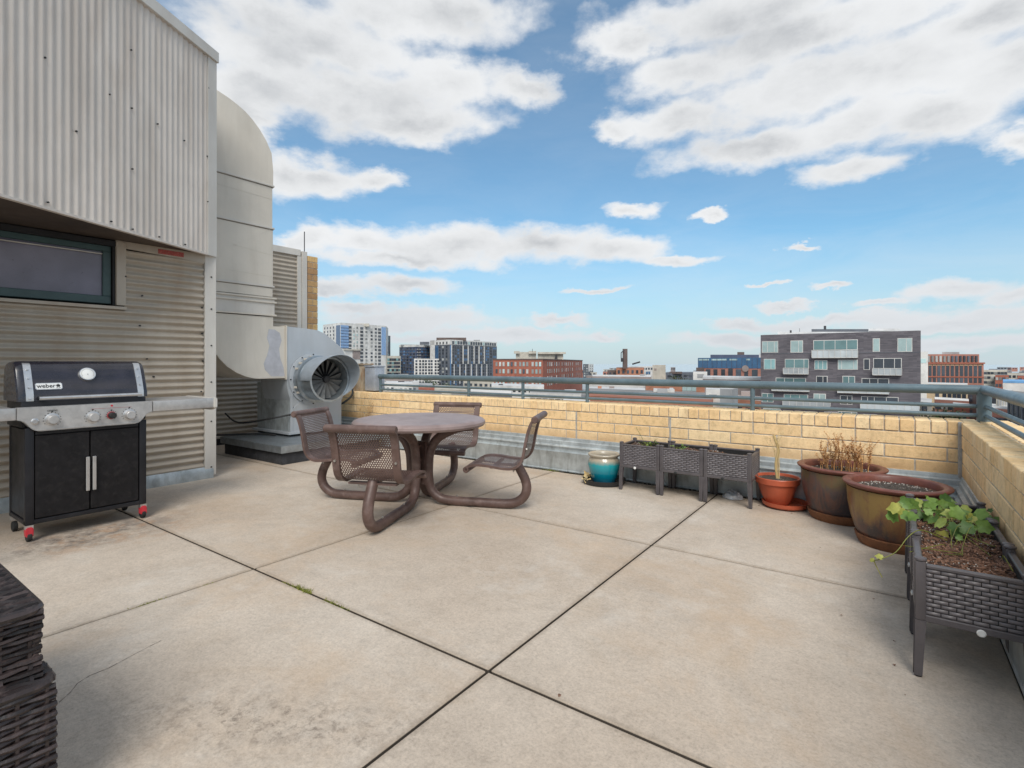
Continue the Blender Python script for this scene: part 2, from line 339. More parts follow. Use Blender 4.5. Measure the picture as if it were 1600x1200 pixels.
# ---------------------------------------------------------------- object helpers
def tag(o,label=None,cat=None,group=None,kind=None):
    if label: o['label']=label
    if cat: o['category']=cat
    if group: o['group']=group
    if kind: o['kind']=kind
    return o
def thing(name,label,cat,loc=(0,0,0),rz=0,group=None):
    o=bpy.data.objects.new(name,None); COL.objects.link(o); o.location=loc; o.rotation_euler=(0,0,rz)
    o.empty_display_size=.1
    return tag(o,label,cat,group)
def wloc(o):
    v=Vector((0,0,0))
    while o: v+=o.location; o=o.parent
    return v
class MB:
    def __init__(s): s.bm=bmesh.new()
    def box(s,a,b,bev=0):
        x0,y0,z0=[min(p,q) for p,q in zip(a,b)]; x1,y1,z1=[max(p,q) for p,q in zip(a,b)]
        bm=bmesh.new()
        r=bmesh.ops.create_cube(bm,size=1)['verts']
        for v in r: v.co=Vector(((x0+x1)/2+v.co.x*(x1-x0),(y0+y1)/2+v.co.y*(y1-y0),(z0+z1)/2+v.co.z*(z1-z0)))
        if bev: bmesh.ops.bevel(bm,geom=bm.edges[:]+bm.verts[:],offset=bev,segments=2 if bev>.004 else 1,affect='EDGES',profile=.6)
        s._join(bm); return s
    def _join(s,bm,mat=None):
        me=bpy.data.meshes.new('tmp')
        if mat is not None: bm.transform(mat)
        bm.to_mesh(me); bm.free(); s.bm.from_mesh(me); bpy.data.meshes.remove(me)
    def prism(s,pts,axis,c0,c1,bev=0):
        # pts: outline in the plane normal to axis ('x': (y,z), 'y': (x,z), 'z': (x,y))
        f={'x':lambda p,c:(c,p[0],p[1]),'y':lambda p,c:(p[0],c,p[1]),'z':lambda p,c:(p[0],p[1],c)}[axis]
        bm=bmesh.new()
        va=[bm.verts.new(f(p,c0)) for p in pts]; vb=[bm.verts.new(f(p,c1)) for p in pts]
        bm.faces.new(va); bm.faces.new(vb[::-1]); n=len(pts)
        for i in range(n): bm.faces.new((va[i],vb[i],vb[(i+1)%n],va[(i+1)%n]))
        bmesh.ops.recalc_face_normals(bm,faces=bm.faces[:])
        if bev: bmesh.ops.bevel(bm,geom=bm.edges[:],offset=bev,segments=2,affect='EDGES')
        s._join(bm); return s
    def tube(s,pts,r,n=10,cap=True,rr=None):
        pts=[Vector(p) for p in pts]; rings=[]; up=None
        for i,p in enumerate(pts):
            t=(pts[min(i+1,len(pts)-1)]-pts[max(i-1,0)]).normalized()
            if up is None:
                up=t.orthogonal().normalized()
            up=(up-t*up.dot(t)); up=up.normalized() if up.length>1e-6 else t.orthogonal().normalized()
            q=t.cross(up); rad=rr[i] if rr else r
            rings.append([s.bm.verts.new(p+rad*(math.cos(2*math.pi*k/n)*up+math.sin(2*math.pi*k/n)*q)) for k in range(n)])
        for a,b in zip(rings,rings[1:]):
            for k in range(n):
                f=s.bm.faces.new((a[k],a[(k+1)%n],b[(k+1)%n],b[k])); f.smooth=True
        if cap: s.bm.faces.new(rings[0][::-1]); s.bm.faces.new(rings[-1])
        return s
    def lathe(s,prof,c=(0,0,0),n=40,axis='z',smooth=True,wob=0,caps=True):
        rings=[]
        for (r,h) in prof:
            ring=[]
            for k in range(n):
                a=2*math.pi*k/n; x,y=r*math.cos(a),r*math.sin(a)
                if wob: x*=1+wob*math.sin(a*12)
                if axis=='z': p=(c[0]+x,c[1]+y,c[2]+h)
                elif axis=='x': p=(c[0]+h,c[1]+x,c[2]+y)
                else: p=(c[0]+x,c[1]+h,c[2]+y)
                ring.append(s.bm.verts.new(p))
            rings.append(ring)
        for a,b in zip(rings,rings[1:]):
            for k in range(n):
                f=s.bm.faces.new((a[k],a[(k+1)%n],b[(k+1)%n],b[k])); f.smooth=smooth
        for ring,prf in ((rings[0],prof[0]),(rings[-1],prof[-1])):
            if prf[0]>1e-4 and caps: s.bm.faces.new(ring)
        return s
    def quad(s,*p):
        s.bm.faces.new([s.bm.verts.new(q) for q in p]); return s
    def grid(s,fn,nu,nv,smooth=True):
        g=[[s.bm.verts.new(fn(i/nu,j/nv)) for j in range(nv+1)] for i in range(nu+1)]
        for i in range(nu):
            for j in range(nv):
                f=s.bm.faces.new((g[i][j],g[i+1][j],g[i+1][j+1],g[i][j+1])); f.smooth=smooth
        return s
    def leaf(s,p,d,n,L,W):
        # one small leaf: folded diamond of four faces, p base, d direction, n normal
        d=d.normalized(); side=d.cross(n).normalized(); n=side.cross(d)
        a=s.bm.verts.new(p); t=s.bm.verts.new(p+d*L-n*L*.18); m=s.bm.verts.new(p+d*L*.5+n*L*.04)
        l=s.bm.verts.new(p+d*L*.42+side*W*.5+n*W*.16); r=s.bm.verts.new(p+d*L*.42-side*W*.5+n*W*.16)
        for f in ((a,l,m),(l,t,m),(a,m,r),(m,t,r)): s.bm.faces.new(f)
        return s
    def build(s,name,mat,parent=None,local=False,sharp=35,fixn=True):
        if fixn: bmesh.ops.recalc_face_normals(s.bm,faces=s.bm.faces[:])
        me=bpy.data.meshes.new(name)
        if not local:
            if parent: off=wloc(parent)
            else:
                xs=[v.co for v in s.bm.verts]; lo=Vector([min(c[i] for c in xs) for i in range(3)]); hi=Vector([max(c[i] for c in xs) for i in range(3)])
                off=Vector(((lo.x+hi.x)/2,(lo.y+hi.y)/2,lo.z))
            bmesh.ops.translate(s.bm,verts=s.bm.verts[:],vec=-off)
        s.bm.to_mesh(me); s.bm.free()
        me.materials.append(mat if not isinstance(mat,str) else M[mat])
        try: me.set_sharp_from_angle(angle=R(sharp))
        except Exception: pass
        o=bpy.data.objects.new(name,me); COL.objects.link(o)
        if parent: o.parent=parent
        elif not local: o.location=off
        return o
def copy_tree(o,parent=None):
    c=o.copy(); COL.objects.link(c)
    if parent: c.parent=parent
    for ch in list(o.children): copy_tree(ch,c)
    return c
def arc(cx,cy,rx,ry,a0,a1,n):
    return [(cx+rx*math.cos(R(a0+(a1-a0)*i/n)),cy+ry*math.sin(R(a0+(a1-a0)*i/n))) for i in range(n+1)]
def smooth_path(pts,n=6):
    pts=[Vector(p) for p in pts]; out=[]
    for i in range(len(pts)-1):
        p0=pts[max(i-1,0)];p1=pts[i];p2=pts[i+1];p3=pts[min(i+2,len(pts)-1)]
        for k in range(n):
            t=k/n; out.append(.5*((2*p1)+(-p0+p2)*t+(2*p0-5*p1+4*p2-p3)*t*t+(-p0+3*p1-3*p2+p3)*t**3))
    out.append(pts[-1]); return out
# ---------------------------------------------------------------- camera
cam=bpy.data.cameras.new('camera'); co=bpy.data.objects.new('camera',cam); COL.objects.link(co)
cam.sensor_width=36; cam.lens=FPX/1600*36; cam.shift_y=-(600-V0)/1600; cam.clip_end=20000; cam.clip_start=.05
co.location=(0,0,EYE); co.rotation_euler=(R(90),0,A)
scene.camera=co
# ---------------------------------------------------------------- light and sky
SUN_EL,SUN_AZ=R(46),R(146)          # compass azimuth from +Y clockwise
sd=bpy.data.lights.new('sun','SUN'); so=bpy.data.objects.new('sun',sd); COL.objects.link(so)
sd.energy=2.85; sd.angle=R(30); sd.color=(1,.95,.88)
dirv=Vector((math.sin(SUN_AZ)*math.cos(SUN_EL),math.cos(SUN_AZ)*math.cos(SUN_EL),math.sin(SUN_EL)))
so.rotation_euler=dirv.to_track_quat('Z','Y').to_euler(); so.location=(0,0,30)
w=bpy.data.worlds.new('World'); scene.world=w; w.use_nodes=True; nt=w.node_tree
bg=nt.nodes['Background']; sky=nt.nodes.new('ShaderNodeTexSky'); sky.sky_type='NISHITA'; sky.sun_disc=False
sky.sun_elevation=SUN_EL; sky.sun_rotation=SUN_AZ; sky.air_density=1.0; sky.dust_density=.6; sky.ozone_density=2.2
D=coord(nt,'Generated')
dr=vmth(nt,'DOT_PRODUCT',D,(CA,SA,0)); df=vmth(nt,'DOT_PRODUCT',D,(-SA,CA,0)); dz=vmth(nt,'DOT_PRODUCT',D,(0,0,1))
az=mth(nt,'ARCTAN2',dr,df); el=mth(nt,'ARCSINE',dz)
cb=nt.nodes.new('ShaderNodeCombineXYZ'); nt.links.new(az,cb.inputs[0]); nt.links.new(el,cb.inputs[1]); AE=cb.outputs[0]
stretch=mapv(nt,AE,(1,1.7,1))
wn=nt.nodes.new('ShaderNodeTexNoise'); wn.inputs['Scale'].default_value=5.5; wn.inputs['Detail'].default_value=6; wn.inputs['Roughness'].default_value=.62
nt.links.new(stretch,wn.inputs['Vector'])
warp=vmth(nt,'MULTIPLY',vmth(nt,'SUBTRACT',wn.outputs['Color'],(.5,.5,.5)),(.16,.085,0))
wn2=nt.nodes.new('ShaderNodeTexNoise'); wn2.inputs['Scale'].default_value=24; wn2.inputs['Detail'].default_value=6; wn2.inputs['Roughness'].default_value=.6
nt.links.new(stretch,wn2.inputs['Vector'])
warp2=vmth(nt,'MULTIPLY',vmth(nt,'SUBTRACT',wn2.outputs['Color'],(.5,.5,.5)),(.036,.02,0))
P=vmth(nt,'ADD',vmth(nt,'ADD',AE,warp),warp2)
clouds=[ # (u,v,ru,rv) of cloud banks as seen in the photo, turned into azimuth / elevation
 (430,85,150,50),(560,150,200,62),(700,130,130,45),(820,140,60,35),(640,190,150,35),(380,190,60,60),(490,60,200,60),(640,20,200,60),(380,130,110,70),
 (500,270,100,34),(590,278,50,18),(440,262,60,40),
 (1080,110,120,40),(1240,130,190,62),(1420,110,190,85),(1560,110,150,70),(1060,185,120,38),(1180,225,150,40),(1330,262,110,26),(960,205,45,20),(1480,175,130,50),(1330,190,130,45),(1590,215,70,28),(1300,40,350,50),(980,70,80,30),(1200,10,300,60),(1550,20,200,60),
 (700,385,200,34),(560,372,80,26),(860,378,110,28),(960,385,90,26),(1060,402,75,10),(620,405,170,18),(480,375,40,30),
 (988,322,46,14),(1104,332,24,8),(1240,390,32,6),
 (620,450,100,18),(520,452,60,14),(930,455,50,6),(1200,448,26,5),(1300,451,40,5),
 (1500,457,105,20),(1590,470,60,20),(640,500,160,20),(560,480,80,12),(800,520,140,14),(870,500,55,9),(940,522,40,9),(700,525,140,12),
 (1140,505,60,11),(1230,480,50,7),(1300,500,200,12),(1480,505,200,14),(1150,530,120,12),(1500,540,180,18),(1380,478,60,7)]
dmin=None
for (u,v,ru,rv) in clouds:
    a=math.atan((u-800)/FPX); c=math.cos(a); e=math.atan((V0-v)/FPX*c)
    ra=ru/FPX*c*c; re=max(rv/FPX*c*math.cos(e)**2,.004)
    q=vmth(nt,'MULTIPLY',vmth(nt,'SUBTRACT',P,(a,e,0)),(1/ra,1/re,0)); l=vmth(nt,'LENGTH',q)
    # distances measured in radians-ish so that small clouds keep crisp edges
    if dmin is None: dmin=l
    else:
        sm=nt.nodes.new('ShaderNodeMath'); sm.operation='SMOOTH_MIN'; nt.links.new(dmin,sm.inputs[0]); nt.links.new(l,sm.inputs[1]); sm.inputs[2].default_value=.35; dmin=sm.outputs[0]
fb=noise(nt,stretch,13,7,.55,.1)
shape=mth(nt,'ADD',mth(nt,'SUBTRACT',1.05,dmin),mth(nt,'MULTIPLY_ADD',fb,1.2,-.6))
msk=nt.nodes.new('ShaderNodeMapRange'); msk.interpolation_type='SMOOTHSTEP'; nt.links.new(shape,msk.inputs[0]); msk.inputs[1].default_value=-.22; msk.inputs[2].default_value=.55
# generic broken cloud everywhere outside the picture's field (overhead and behind)
gen=ramp(nt,noise(nt,vmth(nt,'MULTIPLY',D,(1,1,1.8)),2.3,7,.6,.3),[(.42,0),(.56,1)])
out=nt.nodes.new('ShaderNodeMapRange'); nt.links.new(mth(nt,'ABSOLUTE',az),out.inputs[0]); out.inputs[1].default_value=.85; out.inputs[2].default_value=1.1
outu=nt.nodes.new('ShaderNodeMapRange'); nt.links.new(el,outu.inputs[0]); outu.inputs[1].default_value=.58; outu.inputs[2].default_value=.75
outside=mth(nt,'MAXIMUM',out.outputs[0],outu.outputs[0])
mask=mth(nt,'MAXIMUM',msk.outputs[0],mth(nt,'MULTIPLY',gen,outside))
# thin veil
veil=ramp(nt,noise(nt,mapv(nt,AE,(2,7,1)),2.2,7,.65,.5),[(.35,0),(.75,.6)])
hz=nt.nodes.new('ShaderNodeMapRange'); nt.links.new(el,hz.inputs[0]); hz.inputs[1].default_value=.30; hz.inputs[2].default_value=0; hz.inputs[3].default_value=.12; hz.inputs[4].default_value=.62
mask=mth(nt,'MAXIMUM',mask,mth(nt,'MULTIPLY',veil,hz.outputs[0]))
thick=nt.nodes.new('ShaderNodeMapRange'); thick.interpolation_type='SMOOTHSTEP'; nt.links.new(mth(nt,'ADD',shape,mth(nt,'MULTIPLY_ADD',noise(nt,stretch,3.6,4,.45),2.2,-1.1)),thick.inputs[0]); thick.inputs[1].default_value=.05; thick.inputs[2].default_value=1.25
CS=1.0
fa=noise(nt,stretch,6.5,6,.55); fb2=noise(nt,vmth(nt,'ADD',stretch,(.012,.05,0)),6.5,6,.55)
rel=mth(nt,'MULTIPLY_ADD',mth(nt,'SUBTRACT',fa,fb2),2.0,.50,clamp=True)
cshade=mth(nt,'MULTIPLY',thick.outputs[0],mth(nt,'MULTIPLY_ADD',rel,-1.15,1.35),clamp=True)
ccol=ramp(nt,cshade,[(0,(.88*CS,.895*CS,.91*CS)),(.45,(.77*CS,.785*CS,.80*CS)),(1,(.57*CS,.59*CS,.615*CS))])
lowf=nt.nodes.new('ShaderNodeMapRange'); nt.links.new(el,lowf.inputs[0]); lowf.inputs[1].default_value=.22; lowf.inputs[2].default_value=.02; lowf.inputs[3].default_value=0; lowf.inputs[4].default_value=.75
ccol=mix(nt,lowf.outputs[0],ccol,(.66,.70,.745))
skyc=mix(nt,1.0,sky.outputs[0],(.088,.140,.149),'MULTIPLY')
skyc=mix(nt,.13,skyc,(.60,.68,.74))
skyc=mix(nt,lowf.outputs[0],skyc,(.57,.655,.735))
final=mix(nt,mask,skyc,ccol)
nt.links.new(final,bg.inputs[0]); bg.inputs[1].default_value=1.0
try:
    w.cycles.sampling_method='MANUAL'; w.cycles.sample_map_resolution=512
except Exception: pass
scene.view_settings.view_transform='Standard'; scene.view_settings.look='None'; scene.view_settings.exposure=0; scene.view_settings.gamma=1
scene.cycles.transparent_max_bounces=24; scene.cycles.max_bounces=6
#@@PART2
# ================================================================ TERRACE
YW,XR=5.37,.47          # inner faces of the two parapets
ZT=.797
fl=MB(); gx=[-9.2,-3.154,-1.329,.424]; gy=[-6.0,-3.786,-1.961,-.136,1.689,3.514,5.235]
for i in range(len(gx)-1):
    for j in range(len(gy)-1):
        g=.0068
        g2=.0080 if gy[j]==1.689 or gy[j+1]==1.689 else g
        fl.box((gx[i]+g,gy[j]+g2,-.12),(gx[i+1]-g,gy[j+1]-g2,0),.004)
floor=tag(fl.build('terrace_floor','concrete'),kind='structure')
tag(MB().box((-9.2,-6,-.3),(.47,YW,-.035)).build('terrace_base','joint'),kind='structure')
# dirt strip between slab and flashing
def dirt(u,v):
    return (u,v)
db=MB()
for k in range(900):
    if random.random()<.62: x=random.uniform(-8,.36); y=random.uniform(5.235,5.29)
    else: x=random.uniform(-7,-3); y=random.uniform(5.235,5.29)
    s=random.uniform(.004,.014); db.box((x-s,y-s,-.022),(x+s,y+s,random.uniform(-.012,.006)))
tag(db.build('gravel',M['soilg']),kind='stuff')
# hairline crack
cr=MB(); c0=[onY(*q,0) if 0 else None for q in ()]
def fl2(u,v):
    r=ray(u,v); d=-EYE/r.z; return Vector((r.x*d,r.y*d,.001))
pts=[fl2(*q) for q in ((92,1098),(110,1082),(121,1068),(140,1056),(170,1044),(196,1030),(228,1013),(252,1001))]
for a,b in zip(pts,pts[1:]):
    for k in range(4):
        p=a.lerp(b,k/4); q=a.lerp(b,(k+1)/4); n=Vector((-(q-p).y,(q-p).x,0)).normalized()*.0012*random.uniform(.3,1.3)
        cr.quad(p-n,q-n,q+n,p+n)
crk=cr.build('hairline_crack','joint',fixn=False); tag(crk,kind='structure')
# moss and grass tufts
gr=MB()
def tuft(x,y,n,h,sp,dx=1,dy=0):
    for k in range(n):
        t=random.gauss(0,sp); s=random.gauss(0,.007); p=Vector((x+t*dx+s*dy,y+t*dy+s*dx,-.008))
        a=random.uniform(0,6.28); d=Vector((math.cos(a)*.7,math.sin(a)*.7,random.uniform(.3,1.1)))
        gr.leaf(p,d,Vector((0,0,1)) if abs(d.z)<.9 else Vector((1,0,0)),h*random.uniform(.4,1.2),.0035)
for (u,v,n,h,sp) in ((468,920,150,.026,.03),(478,925,90,.03,.02),(512,943,90,.02,.035),(530,950,60,.015,.03),(445,912,60,.014,.03)):
    p=fl2(u,v); tuft(p.x,1.689,n,h,sp)
for (u,v,n,h,sp) in ((228,941,90,.016,.03),(240,937,50,.012,.03),(322,911,40,.012,.02)):
    p=fl2(u,v); tuft(-3.154,p.y,n,h,sp,0,1)
for k in range(30): tuft(random.uniform(-5,-2.2),5.26,16,.012,.04)
tuft(-3.19,5.24,160,.035,.04)
tag(gr.build('joint_grass','moss',fixn=False),kind='stuff')

# ================================================================ PARAPETS
def parapet(name,label,axis,a0,a1,face,out,ctrl):
    """axis 'x': wall runs along X, inner face at y=face, thickness towards out (+)."""
    t=thing(name,label,'parapet wall',((a0+a1)/2,face,0) if axis=='x' else (face,(a0+a1)/2,0))
    def P(al,dp,z): return (al,face+dp*out,z) if axis=='x' else (face+dp*out,al,z)
    mb=MB(); mb.box(P(a0,.006,-.3),P(a1,.324,ZT-.006)); mb.build('mortar_bed','mortar',t)
    bk=MB(); bo=MB(); jo=.011
    z=ZT-.107; k=0; rows=[]
    while z>-.3: rows.append((z-.1085+jo,z)); z-=.1085
    for r,(zb,zt) in enumerate(rows):
        if zt<.2: break
        x=a0+(.203 if r%2 else 0)-.1
        while x<a1:
            L=.406; xa=max(a0,x); xb=min(a1,x+L-jo)
            cuts=[c for c in ctrl if xa+.02<c<xb-.02]
            segs=[(xa,xb)] if not cuts else [(xa,cuts[0]-.008),(cuts[0]+.008,xb)]
            for (s,e) in segs:
                if e-s>.03:
                    j=random.uniform(-.0015,.0015)
                    bk.box(P(s,-.0+j,zb),P(e,.05,zt),.003)
                    bo.box(P(s,.30,zb),P(e,.33,zt))
            x+=L
    bk.build('stretcher_bricks','brick',t); bo.build('outer_bricks','brick',t)
    rl=MB(); x=a0
    while x<a1-.02:
        xb=min(a1,x+.1015-jo*.8); j=random.uniform(-.002,.002)
        rl.box(P(x,-.004+j,ZT-.096),P(xb,.155,ZT+j),.004); rl.box(P(x,.165,ZT-.096),P(xb,.334,ZT+j*.5),.004)
        x+=.1015
    rl.build('coping_bricks','brick',t)
    if ctrl:
        for c in ctrl: MB().box(P(c-.009,-.002,.34),P(c+.009,.02,ZT-.1)).build('control_joint','sealant',t)
    return t
parapet('brick_parapet','low buff brick parapet running along the far edge of the terrace behind the planters','x',-8.24,XR+.33,YW,1,[-2.93,-1.83])
parapet('brick_parapet','low buff brick parapet along the right edge beside the leafy planter','y',-4.5,YW-.006,XR,1,[])
cs=MB().box((XR-.022,YW-.02,.36),(XR+.004,YW+.004,ZT+.001),.004); cs.build('corner_sealant','sealant',[o for o in bpy.data.objects if o.name=='brick_parapet'][0])
prof=[(0,.385),(.014,.382),(.018,.350),(.034,.340),(.036,.302),(.070,.284),(.066,.272),(.055,.262),(.056,.236),(.090,.222),(.086,.214),(.080,.02),(.088,.015),(.088,.004),(.0,.004)]
def dent(base,amt): return base
fx=thing('roof_flashing','stepped galvanised metal flashing at the foot of the far brick parapet','flashing',(-3.7,YW,0))
fz=MB(); fz.prism([(YW-o,z) for o,z in prof],'x',-7.95,XR-.0)
fz.build('upturn','zincdk',fx)
for k in range(4):
    x=-6.6+k*2.05; MB().prism([(YW-o-.002,z+.001) for o,z in prof[:-1]]+[(YW-.001,.004)],'x',x,x+.06).build('seam_lap','zincdk',fx)
fy=thing('roof_flashing','stepped galvanised metal flashing along the right parapet behind the leafy planter','flashing',(XR,0,0))
MB().prism([(XR-o*.6,z) for o,z in prof],'y',-4.5,YW-.09).build('upturn','zincdk',fy)

# ================================================================ RAILING
rl=thing('metal_railing','blue grey painted pipe railing with a fat top rail on the brick parapets','railing',(-3,5.545,ZT))
YR,XRR=5.545,.63; RT=1.045
b=MB(); b.tube([(-6.56,YR,RT),(-3,YR,RT),(XRR-.06,YR,RT),(XRR-.018,YR-.008,RT),(XRR-.004,YR-.03,RT),(XRR,YR-.08,RT),(XRR,2,RT),(XRR,-4.4,RT)],.038,20); b.build('top_rail','rail',rl)
for z in (.915,.842):
    MB().tube([(-6.55,YR,z),(XRR,YR,z)],.0165,12).build('mid_rail','rail',rl)
    MB().tube([(XRR,YR,z),(XRR,-4.4,z)],.0165,12).build('mid_rail','rail',rl)
for x in (-6.54,-4.71,-3.80,-2.88,-1.075):
    p=MB().tube([(x,YR,ZT-.01),(x,YR,RT)],.021,12)
    if x==-3.80: p.tube([(x-.004,YR,RT),(x+.016,YR,RT)],.0405,20)
    p.build('post','rail',rl)
MB().tube([(XRR-.01,YR-.01,ZT-.01),(XRR-.01,YR-.01,RT)],.046,20).build('corner_post','rail',rl)
for y in (3.7,1.9,.1,-1.7): MB().tube([(XRR,y,ZT-.01),(XRR,y,RT)],.021,12).build('post','rail',rl)

# ================================================================ ROOFTOP BUILDING (left)
BX,BY=-6.05,2.80; FX=-8.29
bd=thing('rooftop_building','taupe corrugated metal rooftop building with a dark window and a slanted ribbed overhang','building',(-7.5,1,0))
def corr(p0,along,across,nrm,pitch,amp,seg=8,phase=0,prof=None):
    # sheet: waves advance in 'across', straight in 'along'
    p0=Vector(p0); al=Vector(along); ac=Vector(across); n=Vector(nrm).normalized(); L=ac.length; nn=max(2,int(L/pitch*seg)); mb=MB()
    rows=[]
    for i in range(nn+1):
        t=i/nn*L; h=amp*math.sin(2*math.pi*t/pitch+phase)
        q=p0+ac.normalized()*t+n*h
        rows.append((mb.bm.verts.new(q),mb.bm.verts.new(q+al)))
    for a,bq in zip(rows,rows[1:]):
        f=mb.bm.faces.new((a[0],a[1],bq[1],bq[0])); f.smooth=True
    return mb
# window opening on the corrugated wall: Y .. 1.89, z 1.79 .. 2.42
WY1=1.93; WZ0,WZ1=1.815,2.40
pit=.0735
corr((BX,-4.5,.12),(0,BY-.12+4.5,0),(0,0,WZ0-.14),(1,0,0),pit,.0165).build('wall_cladding','clad',bd,sharp=80)
corr((BX,WY1+.02,WZ0-.02),(0,BY-.12-WY1-.02,0),(0,0,2.36-WZ0+.02),(1,0,0),pit,.0165,phase=2*math.pi*((WZ0-.14)/pit)).build('wall_cladding','clad',bd,sharp=80)
MB().box((BX-2.3,-4.5,0),(BX-.03,BY-.02,WZ0-.02)).build('wall_core','dark',bd)
MB().box((BX-2.3,WY1+.03,WZ0-.02),(BX-.03,BY-.02,2.6)).build('wall_core','dark',bd)
MB().prism([(0,.0),(.016,0),(.016,.09),(0,.12)] and [(BX-.02,.0),(BX+.035,.0),(BX+.035,.085),(BX+.012,.125),(BX-.02,.125)],'y',-4.5,BY-.03).build('base_flashing','zincdk',bd)
ct=MB().box((BX-.10,BY-.115,.03),(BX+.024,BY+.004,2.44),.004); ct.build('corner_trim','trim',bd)
for z in [.12,.62,1.05,1.45,1.85,2.2]:
    s=MB().tube([(BX+.02,BY-.05,z),(BX+.032,BY-.05,z)],.008,8); s.build('screw','ink',bd)
# header trim (wedge) and sticker
q=[onX(176,379,BX+.03),onX(320,406,BX+.03),onX(320,414,BX+.03),onX(184,392,BX+.03)]
MB().prism([(1.88,2.44),(BY-.10,2.44),(BY-.10,2.345),(1.93,2.375)],'x',BX-.01,BX+.022).build('header_trim','clad',bd)
MB().prism([(2.235,2.372),(2.475,2.372),(2.475,2.42),(2.235,2.42)],'x',BX+.020,BX+.0245).build('sticker','stick',bd)
# end wall facing +Y of the front building volume (behind the corner), seen from a step aside
corr((BX-.1,BY,.0),(-2.15,0,0),(0,0,2.45),(0,1,0),pit,.009).build('wall_cladding','clad',bd,sharp=80)
# window
wn_=MB().prism([(-3.2,WZ0),(WY1-.05,WZ0),(WY1-.05,WZ1),(-3.2,WZ1)],'x',BX-.20,BX-.19); wn_.build('window_recess','dark',bd)
wf=thing('window','', '' ) if 0 else None
fr=MB(); fx0,fx1=BX-.075,BX-.03; ya,yb=-3.2,WY1-.075
fr.box((fx0,ya,WZ0+.012),(fx1,yb,WZ0+.085),.004); fr.box((fx0,ya,WZ1-.075),(fx1,yb,WZ1-.02),.004); fr.box((fx0,yb-.065,WZ0+.0855),(fx1,yb,WZ1-.0755),.004)
fr.box((fx0,.25,WZ0+.0855),(fx1,.31,WZ1-.0755),.004)
fro=fr.build('window_frame','teal',bd)
MB().box((BX-.068,ya,WZ0+.08),(BX-.055,yb-.05,WZ1-.07)).build('pane','pane',fro)
MB().box((BX-.05,ya,WZ1-.105),(BX-.026,yb-.07,WZ1-.097)).build('bead','trim',fro)
MB().box((BX-.19,WY1-.07,WZ0+.0),(BX-.0,WY1-.052,WZ1)).build('jamb','dark',bd)
MB().box((BX-.19,-3.2,WZ1-.02),(BX+.012,WY1-.05,2.43)).build('window_head','dark',bd)
MB().box((BX-.03,WY1-.05,WZ0-.0),(BX+.03,WY1+.03,2.43),.004).build('window_casing','clad',bd)
MB().prism([(BX-.19,WZ0),(BX+.045,WZ0-.012),(BX+.045,WZ0-.04),(BX-.03,WZ0-.04),(BX-.19,WZ0-.04)],'y',-3.2,WY1+.03).build('sill','clad',bd)
for (y,z) in ((1.955,2.1),(2.10,1.93),(2.08,1.63),(2.14,1.3),(2.66,1.86),(2.66,1.58),(2.67,1.28),(.6,1.60),(.95,1.3),(2.65,.95),(2.2,1.12)):
    MB().tube([(BX+.0,y,z),(BX+.034 if y==1.955 else BX+.022,y,z)],.008,8).build('screw','ink',bd)
# overhang wedge
T=Vector((.463,-.898,0)).normalized(); OL=5.6
C0=Vector((BX+.018,BY+.0,0)); C1=C0+T*OL; N=Vector((-T.y,T.x,0)); 
if N.x<0: N=-N
OZ0,OZ1=2.43,4.60
def opoly(ins): return [(C0-N*ins)[:2],(C1-N*ins)[:2],(-9.5,C1.y),(-9.5,BY)]
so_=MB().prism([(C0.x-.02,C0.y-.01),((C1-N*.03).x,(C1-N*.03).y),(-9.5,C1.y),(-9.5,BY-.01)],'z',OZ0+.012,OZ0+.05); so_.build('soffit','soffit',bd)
MB().prism([(C0.x-.05,C0.y-.03),((C1-N*.05).x,(C1-N*.05).y),(-9.5,C1.y),(-9.5,BY-.03)],'z',OZ0+.05,OZ1-.02).build('overhang_core','dark',bd)
st=C0+T*.13
corr((st.x,st.y,OZ0+.015),(0,0,OZ1-OZ0-.015),T*(OL-.13),N,pit*.93,.0075).build('overhang_cladding','clad_up',bd,sharp=80)
# corner board, bottom drip and cap
def slab(p,q,z0,z1,n0,n1):
    a=p-N*n1; 
    return [(p+N*n0)[:2],(q+N*n0)[:2],(q-N*n1)[:2],(p-N*n1)[:2]]
MB().prism(slab(C0,C0+T*.135,0,0,.014,.03),'z',OZ0-.004,OZ1,.002).build('corner_board','trim',bd)
MB().prism(slab(C0+T*.136,C1,0,0,.012,.03),'z',OZ0-.006,OZ0+.014).build('drip_edge','clad_up',bd)
MB().prism(slab(C0-T*.01,C1,0,0,.035,.25),'z',OZ1-.03,OZ1+.085,.004).build('parapet_cap','trim',bd)
MB().prism([(C0-N*.26)[:2],(C1-N*.26)[:2],(-9.5,C1.y),(-9.5,BY)],'z',OZ1-.02,OZ1+.03).build('roof','ctar',bd)
def scr(u,v):
    r=ray(u,v); d=(C0+N*.012).dot(N)/r.dot(N); return Vector((r.x*d,r.y*d,EYE+r.z*d))
for (u,v) in ((71,90),(205.6,78),(171.7,147.6),(206.6,169),(247,193.6),(288.6,219.7),(207.5,264),(75.6,316),(174.5,346),(208,358),(249.5,370),(290,382),(326,137.5),(324,244),(325,315),(120,205)):
    p=scr(u,v); MB().tube([p-N*.01,p+N*.003],.007,8).build('screw','ink',bd)
# end return of the overhang facing +Y
corr((C0.x-.06,BY,OZ0),(0,0,OZ1-OZ0),(-2.2,0,0),(0,1,0),pit,.009).build('overhang_cladding','clad_up',bd,sharp=80)
